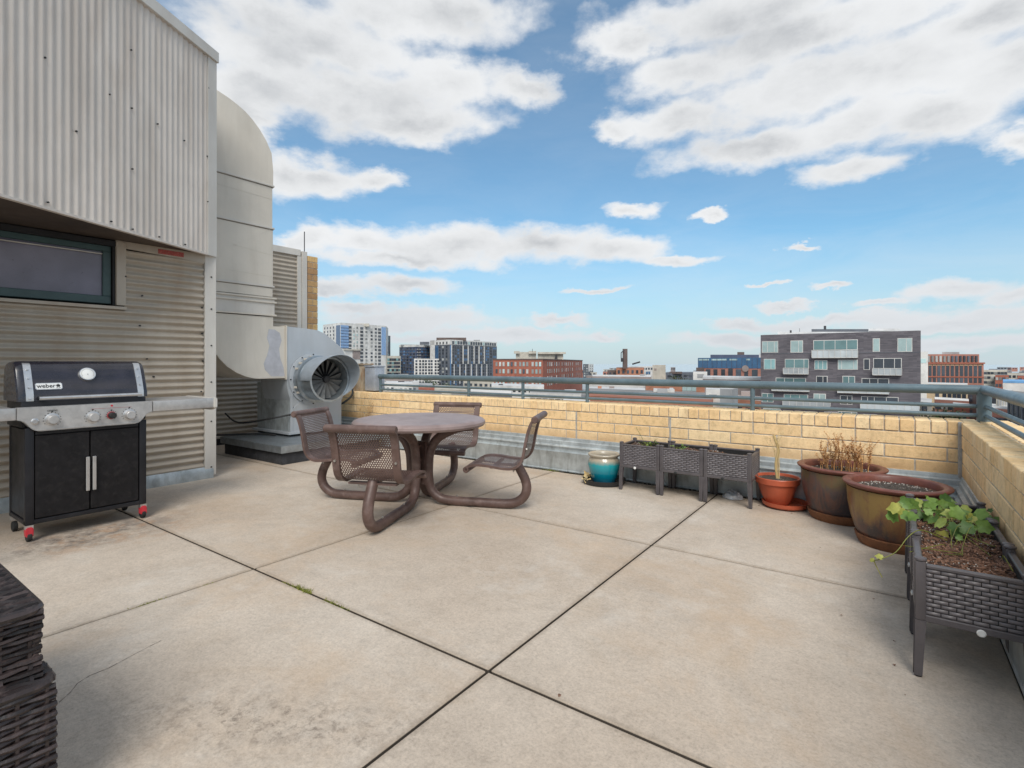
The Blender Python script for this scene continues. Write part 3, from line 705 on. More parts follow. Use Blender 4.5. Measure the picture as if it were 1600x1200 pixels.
# recessed far wall with brick end
corr((FX,BY,.1),(0,YW-.18-BY,0),(0,0,3.12-.1),(1,0,0),pit,.011).build('wall_cladding','clad',bd,sharp=80)
MB().box((FX-1.2,BY,0),(FX-.03,YW,3.15)).build('wall_core','dark',bd)
MB().box((FX-.05,BY,3.11),(FX+.03,YW-.12,3.22),.004).build('parapet_cap','trim',bd)
MB().box((FX-.05,YW-.18,.1),(FX+.024,YW-.10,3.11),.004).build('corner_trim','trim',bd)
MB().box((FX-.05,YW-.098,.0),(FX+.04,YW-.002,3.2),.004).build('corner_trim','trim',bd)
pb=MB(); z=.0; r=0
while z<3.12:
    for (ya_,yb_) in (((5.378,5.470),(5.480,5.570)) if r%2 else ((5.378,5.570),)):
        j=random.uniform(-.002,.002); pb.box((-8.62,ya_,z),(-8.245+j,yb_,z+.0975),.003)
    z+=.1085; r+=1
pb.build('brick_pier','brick2',bd)
MB().box((-8.61,5.384,0),(-8.252,5.563,3.13)).build('mortar_bed','mortar',bd)
MB().tube([(-8.31,YW-.02,3.2),(-8.31,YW-.02,3.56)],.008,8).build('lightning_rod','cdark',bd)

# ================================================================ DUCT AND FAN
DX=-6.75; DXB=-7.52
du=thing('ventilation_duct','tall beige sheet metal duct curving over the top beside the corrugated wall','duct',(-7.1,3.5,.9))
top=[onX(u,v,DX) for u,v in ((427.4,300),(427.2,268),(424.5,239),(416,219),(406,202),(395,187),(383.5,174),(371,163),(357.5,152.6),(338.6,140))]
top+= [(2.85,4.80),(2.45,4.88)]
up=top+[(2.45,3.95),(2.9,3.95),(3.06,3.85),(3.06,3.0)]
zj=onX(427,290.7,DX)[1]
YE=onX(427,450,DX)[0]
outline=top+[(2.45,3.95),(2.92,3.95),(3.06,3.80),(3.06,2.42),(YE,2.30)]
def dprism(pts,name,x0=DX,x1=DXB,mat='duct',bev=.003,parent=du):
    return MB().prism(pts,'x',x0,x1,bev).build(name,mat,parent,sharp=25)
# upper elbow
zl=lambda u,v:onX(u,v,DX)
a0=zl(338.6,262); a1=zl(426.5,290.5)
zA=a1[1]
dprism([(YE,zA)]+top[1:]+[(2.45,3.95),(2.92,3.95),(3.06,3.86),(3.06,zA)],'upper_elbow')
zB=zl(424,356)[1]
dprism([(YE-.012,zB),(YE-.012,zA-.012),(3.07,zA-.012),(3.07,zB)],'duct_section')
zC=zl(424,447)[1]
dprism([(YE-.004,zC),(YE-.004,zB-.012),(3.06,zB-.012),(3.06,zC)],'duct_section')
zD=zl(424,464)[1]; zE=zl(427,494)[1]
dprism([(YE-.008,zD),(YE-.008,zC-.012),(3.06,zC-.012),(3.06,zD)],'duct_section')
dprism([(YE+.02,zE),(YE+.02,zD-.012),(3.04,zD-.012),(3.04,zE)],'flexible_collar',DX-.0,DXB,'trim')
for z in (zD-.02,zD-.075,zE+.01):
    dprism([(YE+.04,z-.012),(YE+.04,z+.012),(3.02,z+.012),(3.02,z-.012)],'collar_band',DX+.02,DXB-.02,'duct')
for z in (zA-.006,zB-.006,zC-.006):
    dprism([(YE+.012,z-.014),(YE+.012,z+.010),(3.04,z+.010),(3.04,z-.014)],'flange',DX+.016,DXB-.016,'trim')
for z in (zA-.024,zB-.024,zC-.022):
    dprism([(YE+.002,z-.008),(YE+.002,z+.004),(3.05,z+.004),(3.05,z-.008)],'flange_underline',DX+.004,DXB-.004,'underline')  # thin raised dark strip just below each flange
# cross-break creases on the panels
def crease(p,q,w=.004):
    (ya,za),(yb2,zb2)=p,q; n=Vector((-(zb2-za),yb2-ya)).normalized()*w
    MB().prism([(ya-n.x,za-n.y),(yb2-n.x,zb2-n.y),(yb2+n.x,zb2+n.y),(ya+n.x,za+n.y)],'x',DX-.001,DX+.002).build('crease','duct',du)
crease(zl(345,393),zl(423,358)); crease(zl(365,382),zl(424,398)); crease(zl(340,287),zl(424,311)); crease(zl(340,418),zl(424,432))
# lower elbow into the fan
yf=zl(447.5,590)[0]; zb_=zl(440,591)[1]; zt_=zl(447.5,511)[1]
low=[(YE,zt_+.0),(YE,zE-.012),(3.05,zE-.012),(3.055,1.62),(3.075,1.50),(3.115,1.40),(3.18,1.31),(3.27,1.215),(3.38,1.14),(3.50,1.085),(3.62,zb_+.005),(3.70,zb_),(yf-.02,zb_),(yf-.02,zt_)]
dprism(low,'lower_elbow')
dprism([(yf-.02,zb_-.02),(yf,zb_-.02),(yf,zt_+.02),(yf-.02,zt_+.02)],'flange',DX+.025,DXB-.02)
pp=[zl(*q) for q in ((420,514),(429,515),(437,520),(440,532),(436,545),(438,560),(443,574),(445,588),(424,588),(414,578),(412,568),(417,556),(421,540),(417,528))]
MB().prism(pp,'x',DX-.001,DX+.0015).build('primer_patch','primer',du)
fn=thing('exhaust_fan','grey centrifugal exhaust fan with a round hooded inlet on a roof curb','fan',(-7,4.5,.24))
SX0,SX1=-7.42,-6.745; cy,cz=4.46,1.03
sc=[(yf+.002,1.04),(yf+.002,zt_+.01)]+[onX(u,v,SX1) for u,v in ((480,513.6),(496.5,516),(509,522),(523,534),(533,543),(538.5,552.5))]
ex=sc[-1]; sc+= [(ex[0]+.03,1.25),(ex[0]+.045,1.05),(ex[0]+.02,.85),(ex[0]-.06,.68),(ex[0]-.2,.55),(cy+.1,.47),(cy-.08,.47),(cy-.22,.55),(cy-.31,.68),(cy-.36,.83),(cy-.385,.95)]
MB().prism(sc,'x',SX1,SX0,.004).build('scroll_housing','fan',fn,sharp=30)
# base box and side plates
MB().box((-7.62,4.13,.30),(-6.79,5.0,.98),.004).build('base_cabinet','zincdk',fn)
sp=MB(); sp.box((SX1-.008,4.12,.30),(SX1+.012,4.16,1.0)); sp.prism([(4.165,.30),(4.95,.30),(4.95,.9),(4.6,1.0),(4.165,.62)],'x',SX1-.004,SX1+.008); sp.build('side_plate','fan',fn)
MB().box((-7.66,4.08,.265),(-6.70,5.04,.30),.003).build('base_frame','fan',fn)
for (x,y) in ((-7.55,4.16),(-6.85,4.16),(-6.85,4.9),(-7.55,4.9)): MB().box((x-.04,y-.04,.237),(x+.04,y+.04,.265)).build('foot','dark',fn)
rg=MB(); rg.lathe([(.345,0),(.365,.008),(.365,.03),(.345,.035),(.31,.037)],(SX1,cy,cz),48,'x'); rg.build('inlet_flange','fan',fn)
IX=-6.31
cyl=MB(); cyl.lathe([(.315,0),(.315,.13),(.335,.135),(.335,.16),(.300,.165),(.300,IX-SX1-.03),(.312,IX-SX1-.02),(.314,IX-SX1),(.288,IX-SX1),(.283,.26),(.282,.20),(.20,.19)],(SX1,cy,cz),48,'x'); cyl.build('inlet_cylinder','zinc',fn)
for a in range(0,360,30):
    y=cy+.352*math.cos(R(a)); z=cz+.352*math.sin(R(a)); MB().tube([(SX1+.03,y,z),(SX1+.045,y,z)],.009,6).build('bolt','ink',fn)
for a in (100,118,135,152,200,215): 
    y=cy+.32*math.cos(R(a)); z=cz+.32*math.sin(R(a)); MB().box((SX1+.05,y-.014,z-.014),(SX1+.115,y+.014,z+.014),.003).build('clamp','duct',fn)
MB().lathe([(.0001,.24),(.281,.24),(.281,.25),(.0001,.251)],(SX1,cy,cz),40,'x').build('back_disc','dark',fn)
for k in range(16):
    a=2*math.pi*k/16; a2=a+.24
    v=MB(); x0=SX1+.30; x1=SX1+.335
    p=lambda r,t,x:(x,cy+r*math.cos(t),cz+r*math.sin(t))
    v.bm.faces.new([v.bm.verts.new(Vector(q)) for q in (p(.05,a,x0),p(.275,a,x0-.02),p(.275,a2+.09,x1),p(.05,a2+.14,x1))]); v.build('vane','vane',fn,fixn=False)
MB().lathe([(.0001,.37),(.045,.365),(.05,.33),(.05,.2)],(SX1,cy,cz),20,'x').build('hub','dark',fn)
# hood: rolled visor, longest at upper right
hd=MB(); NS=56; t0,t1=R(182),R(-48)
vo=[];vi=[]
for i in range(NS+1):
    t=t0+(t1-t0)*i/NS; td=math.degrees(t); f=max(0,math.cos(R(90)*(td-50)/(133 if td>50 else 99)))
    L=.008+.25*f; r0=.318; r1=.318+.03*f
    x0=-6.52
    ring=[]
    for (x,r) in ((x0,r0),(IX+L,r1),(IX+L,r1-.006),(x0,r0-.006)):
        ring.append(hd.bm.verts.new((x,cy+r*math.cos(t),cz+r*math.sin(t))))
    vo.append(ring)
for a_,b_ in zip(vo,vo[1:]):
    for k in range(4):
        f=hd.bm.faces.new((a_[k],b_[k],b_[(k+1)%4],a_[(k+1)%4])); f.smooth=True
hd.bm.faces.new(vo[0]); hd.bm.faces.new(vo[-1][::-1])
hd.build('rain_hood','hood',fn,sharp=40)
cb_=thing('roof_curb','low roof curb with black membrane sides and a galvanised cap under the fan','roof curb',(-6.8,4.3,0))
MB().box((-7.50,3.60,-.02),(-6.06,5.12,.15),.01).build('membrane','membrane',cb_)
MB().prism([(-7.54,3.56),(-6.02,3.56),(-6.02,5.16),(-7.54,5.16)],'z',.148,.236,.004).build('cap','zinc',cb_)
for (x,y) in ((-6.2,3.57),): pass
cbl=MB(); cbl.tube(smooth_path([onx3 for onx3 in [Vector((-8.1,3.9,.50)),Vector((-7.4,3.75,.42)),Vector((-6.85,3.9,.50)),Vector((-6.72,4.15,.545)),Vector((-6.70,4.45,.55))]]),.012,8)
tag(cbl.build('power_cable','cable'),'black flexible conduit sagging from the corrugated wall to the exhaust fan','cable')
c2=MB(); c2.tube(smooth_path([Vector((-8.2,3.1,.12)),Vector((-7.9,3.35,.24)),Vector((-7.55,3.58,.255)),Vector((-7.2,3.9,.262)),Vector((-6.9,4.0,.258))]),.014,8)
tag(c2.build('power_cable','cable'),'black conduit lying low over the left edge of the roof curb','cable')
c3=MB(); c3.tube(smooth_path([Vector((-7.02,5.36,.90)),Vector((-6.93,5.3,.75)),Vector((-6.98,5.15,.62)),Vector((-7.1,5.0,.56))]),.016,8)
tag(c3.build('power_cable','cable'),'black cable hanging from the rusty box down over the brick parapet','cable')
# boxes on the parapet left of the railing
rb=thing('rusty_cabinet','rust streaked metal cabinet on the parapet just right of the fan hood','cabinet',(-7.12,5.56,ZT))
MB().box((-7.10,5.47,ZT+.0),(-6.88,5.66,1.225),.006).build('body','rustbox',rb); MB().box((-7.115,5.45,1.226),(-6.865,5.68,1.25),.004).build('lid','rustbox',rb)
MB().box((-7.17,5.42,ZT+.02),(-7.105,5.5,ZT+.22),.01).build('junction_box','rustbox',rb)
gb=thing('grey_cabinet','pale grey weathered sheet metal box between the rusty cabinet and the railing end','cabinet',(-6.8,5.56,ZT))
MB().box((-6.84,5.48,ZT+.02),(-6.60,5.68,1.195),.006).build('body','greybox',gb); MB().box((-6.852,5.465,1.196),(-6.588,5.69,1.215),.004).build('lid','greybox',gb); MB().box((-6.82,5.5,ZT-.002),(-6.62,5.66,ZT+.02)).build('foot','dark',gb)
# dry weed by the wall
def stems(mb,base,n,h,spread,r=.0025,lean=.35,leafn=6,leafL=.03,leafmb=None,wob=.02):
    tips=[]
    for k in range(n):
        a=random.uniform(0,6.28); q=Vector(base)+Vector((math.cos(a),math.sin(a),0))*random.uniform(0,spread)
        hh=h*random.uniform(.55,1); l=Vector((math.cos(a),math.sin(a),0))*lean*hh*random.uniform(.2,1)
        pts=[q]; m=5
        for i in range(1,m+1):
            t=i/m; pts.append(q+l*t*t+Vector((random.gauss(0,wob)*t,random.gauss(0,wob)*t,hh*t)))
        mb.tube(pts,r,5,rr=[r*(1-.6*i/m) for i in range(m+1)])
        if leafmb is not None:
            for i in range(leafn):
                t=random.uniform(.35,1); j=min(m-1,int(t*m)); p=pts[j].lerp(pts[j+1],t*m-j)
                b=random.uniform(0,6.28); d=Vector((math.cos(b),math.sin(b),random.uniform(-.3,.9)))
                leafmb.leaf(p,d,Vector((0,0,1)),leafL*random.uniform(.6,1.3),leafL*.45)
    return mb
wd=thing('dry_weed','thin straw coloured weed standing by the brick parapet behind the table','dry plant',(-6.55,5.2,0))
a_=MB(); l_=MB(); stems(a_,(-6.55,5.2,0),16,.84,.10,.0035,.22,14,.03,l_); stems(a_,(-6.3,5.2,0),14,.5,.12,.003,.3,20,.03,l_); a_.build('stem','straw',wd); l_.build('seed_head','drybrown',wd,fixn=False)
# ================================================================ PICNIC TABLE WITH FOUR SEATS
TC=Vector((-3.41,3.34,0)); TA=R(23.5)
pt=thing('picnic_table','round mauve brown metal table on four bent tube legs carrying seats','table',TC)
tp=MB(); tp.lathe([(.0001,.765),(.50,.765),(.545,.763),(.570,.757),(.585,.742),(.587,.722),(.575,.705),(.555,.700),(.55,.72),(.0001,.722)],(0,0,0),72)
tp.build('tabletop','browntop',pt,local=True)
for k in range(4):
    a=TA+k*math.pi/2; c,s=math.cos(a),math.sin(a)
    P=lambda r,w,z:(r*c-w*s,r*s+w*c,z)
    path=smooth_path([P(.50,0,.705),P(.40,0,.695),P(.28,0,.655),P(.16,0,.58),P(.10,0,.47),P(.086,0,.36),P(.086,0,.24),P(.11,0,.13),P(.19,0,.062),P(.30,0,.043),P(.55,0,.042),P(.76,0,.042),P(.87,0,.055),P(.945,0,.105),P(.975,0,.18),P(.96,0,.26),P(.925,0,.33),P(.89,0,.395)],5)
    leg=MB().tube(path,.040,16).build('tube_leg','brown',pt,local=True)
    MB().box((0,0,0),(1,1,1)) if 0 else None
    for r in (.35,.74): MB().tube([P(r,.0,.082),P(r,0,.094)],.008,8).build('bolt','bolt',leg,local=True)
    sprof=[(.505,.372),(.525,.402),(.565,.415),(.62,.420),(.70,.415),(.78,.404),(.85,.398),(.90,.402),(.945,.425),(.975,.468),(.992,.53),(1.008,.62),(1.03,.71),(1.055,.775),(1.085,.808)]
    pr=[(v.x,v.y) for v in smooth_path([Vector((r,z,0)) for r,z in sprof],3)]
    W=.262
    # seat + back panels (perforated), uv in metres
    def sheet(pr,w0,w1,nm,mat,th=0):
        me=bpy.data.meshes.new(nm); vs=[];uv=[];L=0
        for i,(r,z) in enumerate(pr):
            if i: L+=math.hypot(r-pr[i-1][0],z-pr[i-1][1])
            vs+= [P(r,w0,z),P(r,w1,z)]; uv+=[(w0,L),(w1,L)]
        fs=[(2*i,2*i+1,2*i+3,2*i+2) for i in range(len(pr)-1)]
        me.from_pydata(vs,[],fs); ul=me.uv_layers.new(name='UVMap')
        for p in me.polygons:
            p.use_smooth=True
            for li in p.loop_indices: ul.data[li].uv=uv[me.loops[li].vertex_index]
        me.materials.append(M[mat]); o=bpy.data.objects.new(nm,me); COL.objects.link(o); o.parent=pt; return o
    cut=[i for i,(r,z) in enumerate(pr) if r>.93][0]
    sheet(pr[:cut+1],-W+.03,W-.03,'seat','perf'); sheet(pr[cut:],-W+.03,W-.03,'backrest','perf')
    for sgn in (-1,1):
        mb=MB(); lo=[];n=len(pr)
        for i,(r,z) in enumerate(pr):
            dr_=pr[min(i+1,n-1)][0]-pr[max(i-1,0)][0]; dz_=pr[min(i+1,n-1)][1]-pr[max(i-1,0)][1]; l=math.hypot(dr_,dz_) or 1
            nx,nz=-dz_/l,dr_/l
            w0,w1=sgn*(W-.056),sgn*W; t=.014
            lo.append([mb.bm.verts.new(P(r+nx*.006,w0,z+nz*.006)),mb.bm.verts.new(P(r+nx*.006,w1,z+nz*.006)),mb.bm.verts.new(P(r-nx*t,w1,z-nz*t)),mb.bm.verts.new(P(r-nx*t,w0,z-nz*t))])
        for a_,b_ in zip(lo,lo[1:]):
            for q in range(4):
                f=mb.bm.faces.new((a_[q],b_[q],b_[(q+1)%4],a_[(q+1)%4])); f.smooth=True
        mb.bm.faces.new(lo[0]); mb.bm.faces.new(lo[-1][::-1])
        mb.build('seat_rail','brown',pt,local=True,sharp=40)
    def roll(r,z,w,rad,nm):
        mb=MB().tube([P(r,-w,z),P(r,-w+.008,z),P(r,w-.008,z),P(r,w,z)],rad,18,rr=[rad*.8,rad,rad,rad*.8]); mb.build(nm,'brown',pt,local=True)
    roll(1.088,.800,.272,.029,'back_roll'); roll(.508,.372,.262,.026,'front_roll')
    br=MB(); 
    def lbox(mb,r0,r1,w0,w1,z0,z1):
        vs=[mb.bm.verts.new(P(r,w,z)) for r in (r0,r1) for w in (w0,w1) for z in (z0,z1)]
        for f in ((0,1,3,2),(4,6,7,5),(0,4,5,1),(2,3,7,6),(0,2,6,4),(1,5,7,3)): mb.bm.faces.new([vs[i] for i in f])
    lbox(br,.86,.91,-.19,.19,.372,.386); lbox(br,.70,.73,-.2,.2,.382,.398); lbox(br,.70,.90,-.03,.03,.375,.388); br.build('seat_bracket','brown',pt,local=True)
    for w in (-.235,.235): MB().tube([P(1.005,w,.56),P(1.023,w,.558)],.009,8).build('bolt','bolt',pt,local=True)
    for w in (-.12,.12): MB().tube([P(.885,w,.372),P(.885,w,.345)],.006,6).build('bolt','bolt',pt,local=True)
pl=MB()
for z in (.52,.40,.2): pl.tube([(0.02,-.075,z),(.02,.075,z)],.012,8); pl.tube([(-.075,.02,z+.02),(.075,.02,z+.02)],.012,8)
pl.box((-.08,-.01,.18),(.08,.01,.56)); pl.box((-.01,-.08,.18),(.01,.08,.56)); pl.build('centre_bracket','brown',pt,local=True)

# ================================================================ GRILL  (faces +X)
gl=thing('gas_grill','black gas grill on a two door cart with stainless side tables by the corrugated wall','grill',(-5.15,1.38,0))
GX=-4.90
def lidprof(y,ins):
    base=[(-4.95,.985),(-4.952,1.03),(-4.985,1.12),(-5.02,1.20),(-5.045,1.243),(-5.075,1.264),(-5.12,1.274),(-5.22,1.274),(-5.29,1.262),(-5.33,1.23),(-5.355,1.15),(-5.36,.985)]
    cx,cz_=-5.155,1.05
    return [(x+(cx-x)*ins,z+(cz_-z)*ins*(1 if z>1.0 else 0),y) for x,z in base]
ld=MB(); rings=[]
for (y,ins) in ((.965,.10),(.972,.045),(.99,.01),(1.01,0),(1.72,0),(1.74,.01),(1.758,.045),(1.765,.10)):
    rings.append([ld.bm.verts.new((x,yy,z)) for x,z,yy in lidprof(y,ins)])
for a_,b_ in zip(rings,rings[1:]):
    for k in range(len(a_)-1):
        f=ld.bm.faces.new((a_[k],a_[k+1],b_[k+1],b_[k])); f.smooth=True
    ld.bm.faces.new((a_[-1],a_[0],b_[0],b_[-1]))
ld.bm.faces.new(rings[0]); ld.bm.faces.new(rings[-1][::-1])
lid=ld.build('lid','lid',gl,sharp=30)
for y in (1.010,1.690):
    s=MB(); pr=[(-4.95,.985),(-4.952,1.03),(-4.985,1.12),(-5.02,1.20),(-5.045,1.243),(-5.068,1.258)]
    pr2=[(x+.004,z+.002) for x,z in pr]
    s.prism(pr2+[(x-.004,z-.002) for x,z in pr[::-1]],'y',y,y+.042); s.build('strap','steel',lid)
    for (x,z) in ((-4.949,1.005),(-4.965,1.085),(-4.995,1.15),(-5.022,1.215)):
        MB().tube([(x+.001,y+.021,z),(x+.009,y+.021,z+.003)],.0075,10).build('rivet','steel',lid)
hn=MB(); hn.tube([(-4.885,1.07,1.008),(-4.885,1.695,1.008)],.013,12); hn.build('handle','steel',lid)
for y in (1.085,1.685): MB().box((-4.955,y-.012,.998),(-4.88,y+.012,1.018)).build('handle_bracket','blk',lid)
def lidx(z): # front surface x for height
    pts=[(-4.952,1.03),(-4.985,1.12),(-5.02,1.20),(-5.045,1.243)]
    for (xa,za),(xb,zb) in zip(pts,pts[1:]):
        if za<=z<=zb: return xa+(xb-xa)*(z-za)/(zb-za)
    return pts[0][0]
sl=math.atan2(.035,.08)  # backward slope of the front face
fnv=Vector((math.cos(sl),0,math.sin(sl))); upv=Vector((-math.sin(sl),0,math.cos(sl)))
def onlid(y,z,off=0,uy=0,uz=0):
    return Vector((lidx(z),y,z))+fnv*off+Vector((0,1,0))*uy+upv*uz
def disc(mb,cpos,r,h0,h1,n=28):
    c=cpos
    a=[mb.bm.verts.new(c+fnv*h0+Vector((0,1,0))*r*math.cos(2*math.pi*k/n)+upv*r*math.sin(2*math.pi*k/n)) for k in range(n)]
    b=[mb.bm.verts.new(c+fnv*h1+Vector((0,1,0))*r*.94*math.cos(2*math.pi*k/n)+upv*r*.94*math.sin(2*math.pi*k/n)) for k in range(n)]
    for k in range(n): mb.bm.faces.new((a[k],a[(k+1)%n],b[(k+1)%n],b[k]))
    mb.bm.faces.new(b); mb.bm.faces.new(a[::-1]); return mb
tc=onlid(1.372,1.168)
th=disc(MB(),tc,.054,0,.022).build('thermometer','steel',lid)
disc(MB(),tc,.045,.0222,.0235).build('dial','white',th)
tk=MB()
for k in range(22):
    a=R(-30+k*11.4); 
    for rr in (0,):
        p=tc+fnv*.0242+Vector((0,1,0))*.036*math.cos(a)+upv*.036*math.sin(a); q=tc+fnv*.0242+Vector((0,1,0))*.041*math.cos(a)+upv*.041*math.sin(a)
        tk.tube([p,q],.0012,4)
tk.tube([tc+fnv*.0245,tc+fnv*.0245-upv*.012],.0015,4); tk.build('dial_marks','ink',th)
bc=onlid(1.140,1.088); bg_=MB()
def tiltbox(mb,c,hy,hz,h0,h1,bev=.004):
    bm=bmesh.new(); bmesh.ops.create_cube(bm,size=1)
    for v in bm.verts: v.co=Vector((v.co.x*(h1-h0)+(h0+h1)/2,v.co.y*2*hy,v.co.z*2*hz))
    if bev: bmesh.ops.bevel(bm,geom=[e for e in bm.edges if abs((e.verts[0].co-e.verts[1].co).x)>1e-5],offset=bev,segments=3,affect='EDGES')
    mt=Matrix.Translation(c)@Matrix((( fnv.x,0,upv.x,0),(0,1,0,0),(fnv.z,0,upv.z,0),(0,0,0,1)))
    mb._join(bm,mt); return mb
bad=tiltbox(bg_,bc,.076,.026,.0,.006,.006).build('badge','steel',lid)
tiltbox(MB(),bc,.072,.022,.0062,.0068,.004).build('badge_face','white',bad)
def text_mesh(body,size,mat4,mat,parent,name,ext=.0006,bold=0):
    cu=bpy.data.curves.new('txt','FONT'); cu.body=body; cu.size=size; cu.extrude=ext; cu.align_x='CENTER'; cu.align_y='CENTER'; cu.offset=bold
    o=bpy.data.objects.new('txt',cu); COL.objects.link(o)
    bpy.context.view_layer.update()
    me=bpy.data.meshes.new_from_object(o.evaluated_get(bpy.context.evaluated_depsgraph_get()))
    bpy.data.objects.remove(o); bpy.data.curves.remove(cu)
    me.transform(mat4); me.transform(Matrix.Translation(-wloc(parent))); me.materials.clear(); me.materials.append(M[mat]); me.name=name
    q=bpy.data.objects.new(name,me); COL.objects.link(q); q.parent=parent; return q
# text plane: local x -> world +Y ; local y -> upv ; local z -> fnv
def TM(c,ex=Vector((0,1,0)),ey=upv,ez=fnv):
    return Matrix(((ex.x,ey.x,ez.x,c.x),(ex.y,ey.y,ez.y,c.y),(ex.z,ey.z,ez.z,c.z),(0,0,0,1)))
text_mesh('weber',.041,TM(bc+fnv*.0078+Vector((0,-.016,0))+upv*.001),'ink',bad,'badge_lettering',bold=.0004)
kt=MB(); kc=bc+Vector((0,.052,0))+upv*.003
def kp(a,b_,h=.0078): return kc+fnv*h+Vector((0,1,0))*a+upv*b_
kt.bm.faces.new([kt.bm.verts.new(kp(.012*math.cos(R(t)),.010*math.sin(R(t)))) for t in range(0,360,20)])
for (p,q) in ((-.004,-.012),(.004,.012)): kt.tube([kp(p,-.008),kp(q*.9,-.019)],.0014,5)
kt.tube([kp(-.009,-.019),kp(.009,-.019)],.001,5); kt.tube([kp(0,.01),kp(0,.014)],.002,5); kt.build('badge_emblem','ink',bad)
# firebox under the lid
MB().box((-5.345,.985,.80),(-4.945,1.745,.984),.006).build('firebox','blk',gl)
# control panel
ya,yb,yc,yd=.947,1.766,1.05,1.665
pp=[(ya,.948),(ya,.868)]+[(ya+.075-.03*math.cos(R(t))*0+(-.075+.0)*math.cos(R(t*.9))*0,0) for t in ()]
pp=[(ya,.948),(ya,.862),(ya+.02,.858),(ya+.04,.846),(ya+.055,.828),(ya+.07,.806),(ya+.09,.786),(ya+.12,.776),(yb-.12,.776),(yb-.09,.786),(yb-.07,.806),(yb-.055,.828),(yb-.04,.846),(yb-.02,.858),(yb,.862),(yb,.948)]
cp=MB().prism(pp,'x',-4.945,-4.868,.004).build('control_panel','steelp',gl)
MB().prism([(ya+.10,.782),(yb-.10,.782),(yb-.11,.790),(ya+.11,.790)],'x',-4.868,-4.864).build('lower_lip','steel',cp)
def knob(y,z,r,mat,ring):
    k=MB(); k.lathe([(r*1.22,0),(r*1.22,.004),(r*1.12,.006),(r,.006)],(-4.868,y,z),28,'x'); kk=k.build('knob_bezel',ring,cp)
    k=MB(); k.lathe([(r*1.02,.004),(r,.03),(r*.92,.042),(r*.8,.046),(.0001,.046)],(-4.868,y,z),28,'x'); k.build('knob',mat,kk)
    mk=MB()
    for a in range(-140,141,24):
        t=R(90+a); mk.box((-4.8675,y+r*1.42*math.cos(t)-.0025,z+r*1.42*math.sin(t)-.0025),(-4.8668,y+r*1.42*math.cos(t)+.0025,z+r*1.42*math.sin(t)+.0025))
    mk.box((-4.8675,y-.005,z+r*1.5),(-4.8668,y+.005,z+r*1.5+.008)); mk.build('knob_marks','ink',kk)
for y,z in ((1.135,.855),(1.371,.851),(1.605,.850)): knob(y,z,.035,'steelp','steel')
knob(1.488,.856,.024,'ink','redknob')
k=MB(); k.lathe([(.022,0),(.022,.006),(.015,.010),(.0001,.011)],(-4.868,1.04,.848),24,'x'); k.build('ignition_button','steel',cp)
k=MB(); k.lathe([(.015,.010),(.014,.013),(.0001,.013)],(-4.868,1.04,.848),24,'x'); k.build('button_ring','cgray',cp)
k=MB(); k.tube([(-4.868,1.49,.930),(-4.8665,1.49,.930)],.008,12); k.build('badge_dot','red',cp)
MB().box((-4.868,1.36,.912),(-4.8668,1.62,.9135)).build('badge_line','redknob',cp)
text_mesh('GENESIS',.016,TM(Vector((-4.8672,1.135,.918)),ey=Vector((0,0,1)),ez=Vector((1,0,0))),'ink',cp,'panel_lettering')
# side tables
for (y0,y1,s) in ((.47,.943,-1),(1.770,2.245,1)):
    st=MB(); st.box((-5.42,y0,.925),(-4.90,y1,.944),.004)
    st.box((-4.90,y0,.864),(-4.868,y1,.948),.006); sto=st.build('side_table','steelp',gl)
    e=MB(); ye=y1 if s>0 else y0; e.prism([(-5.43,.948),(-4.862,.948),(-4.862,.862),(-4.93,.84),(-5.38,.84),(-5.43,.862)],'y',ye-.004,ye+.03*s,.006); e.build('end_cap','trim',sto)
    MB().box((-5.40,y0+.02,.90),(-4.91,y1-.02,.924)).build('underside','blk',sto)
# cart
MB().box((-5.31,1.0,.158),(-4.935,1.73,.79),.004).build('cabinet','blk',gl)
for (y0,y1) in ((.995,1.045),(1.685,1.735)):
    for (x0,x1) in ((-4.945,-4.90),(-5.34,-5.30)): MB().box((x0,y0,.115),(x1,y1,.80),.008).build('corner_post','blk',gl)
MB().box((-5.33,.995,.118),(-4.905,1.735,.150),.004).build('bottom_shelf','blk',gl)
MB().box((-4.935,1.05,.748),(-4.905,1.68,.776),.003).build('front_rail','blk',gl)
for (y0,y1,hy) in ((1.050,1.361,1.345),(1.369,1.680,1.385)):
    d=MB().box((-4.930,y0,.156),(-4.902,y1,.744),.004).build('door','door',gl)
    MB().box((-4.885,hy-.0115,.30),(-4.874,hy+.0115,.555),.003).build('handle','steel',d)
    for z in (.32,.535): MB().box((-4.903,hy-.006,z-.01),(-4.884,hy+.006,z+.01)).build('handle_stub','blk',d)
for (x,y) in ((-4.925,1.02),(-4.925,1.715),(-5.31,1.02),(-5.31,1.715)):
    c=MB().lathe([(.0001,-.014),(.034,-.014),(.038,-.009),(.038,.009),(.034,.014),(.0001,.014)],(x,y,.038),20,'y').build('caster','clip',gl)
    if x>-5: MB().prism([(y-.020,.036),(y+.020,.036),(y+.022,.083),(y+.015,.102),(y-.015,.102),(y-.022,.083)],'x',x-.024,x+.032,.004).build('wheel_lock','red',c)
    MB().box((x-.02,y-.022,.088),(x+.02,y+.022,.1155)).build('caster_plate','steel',c)

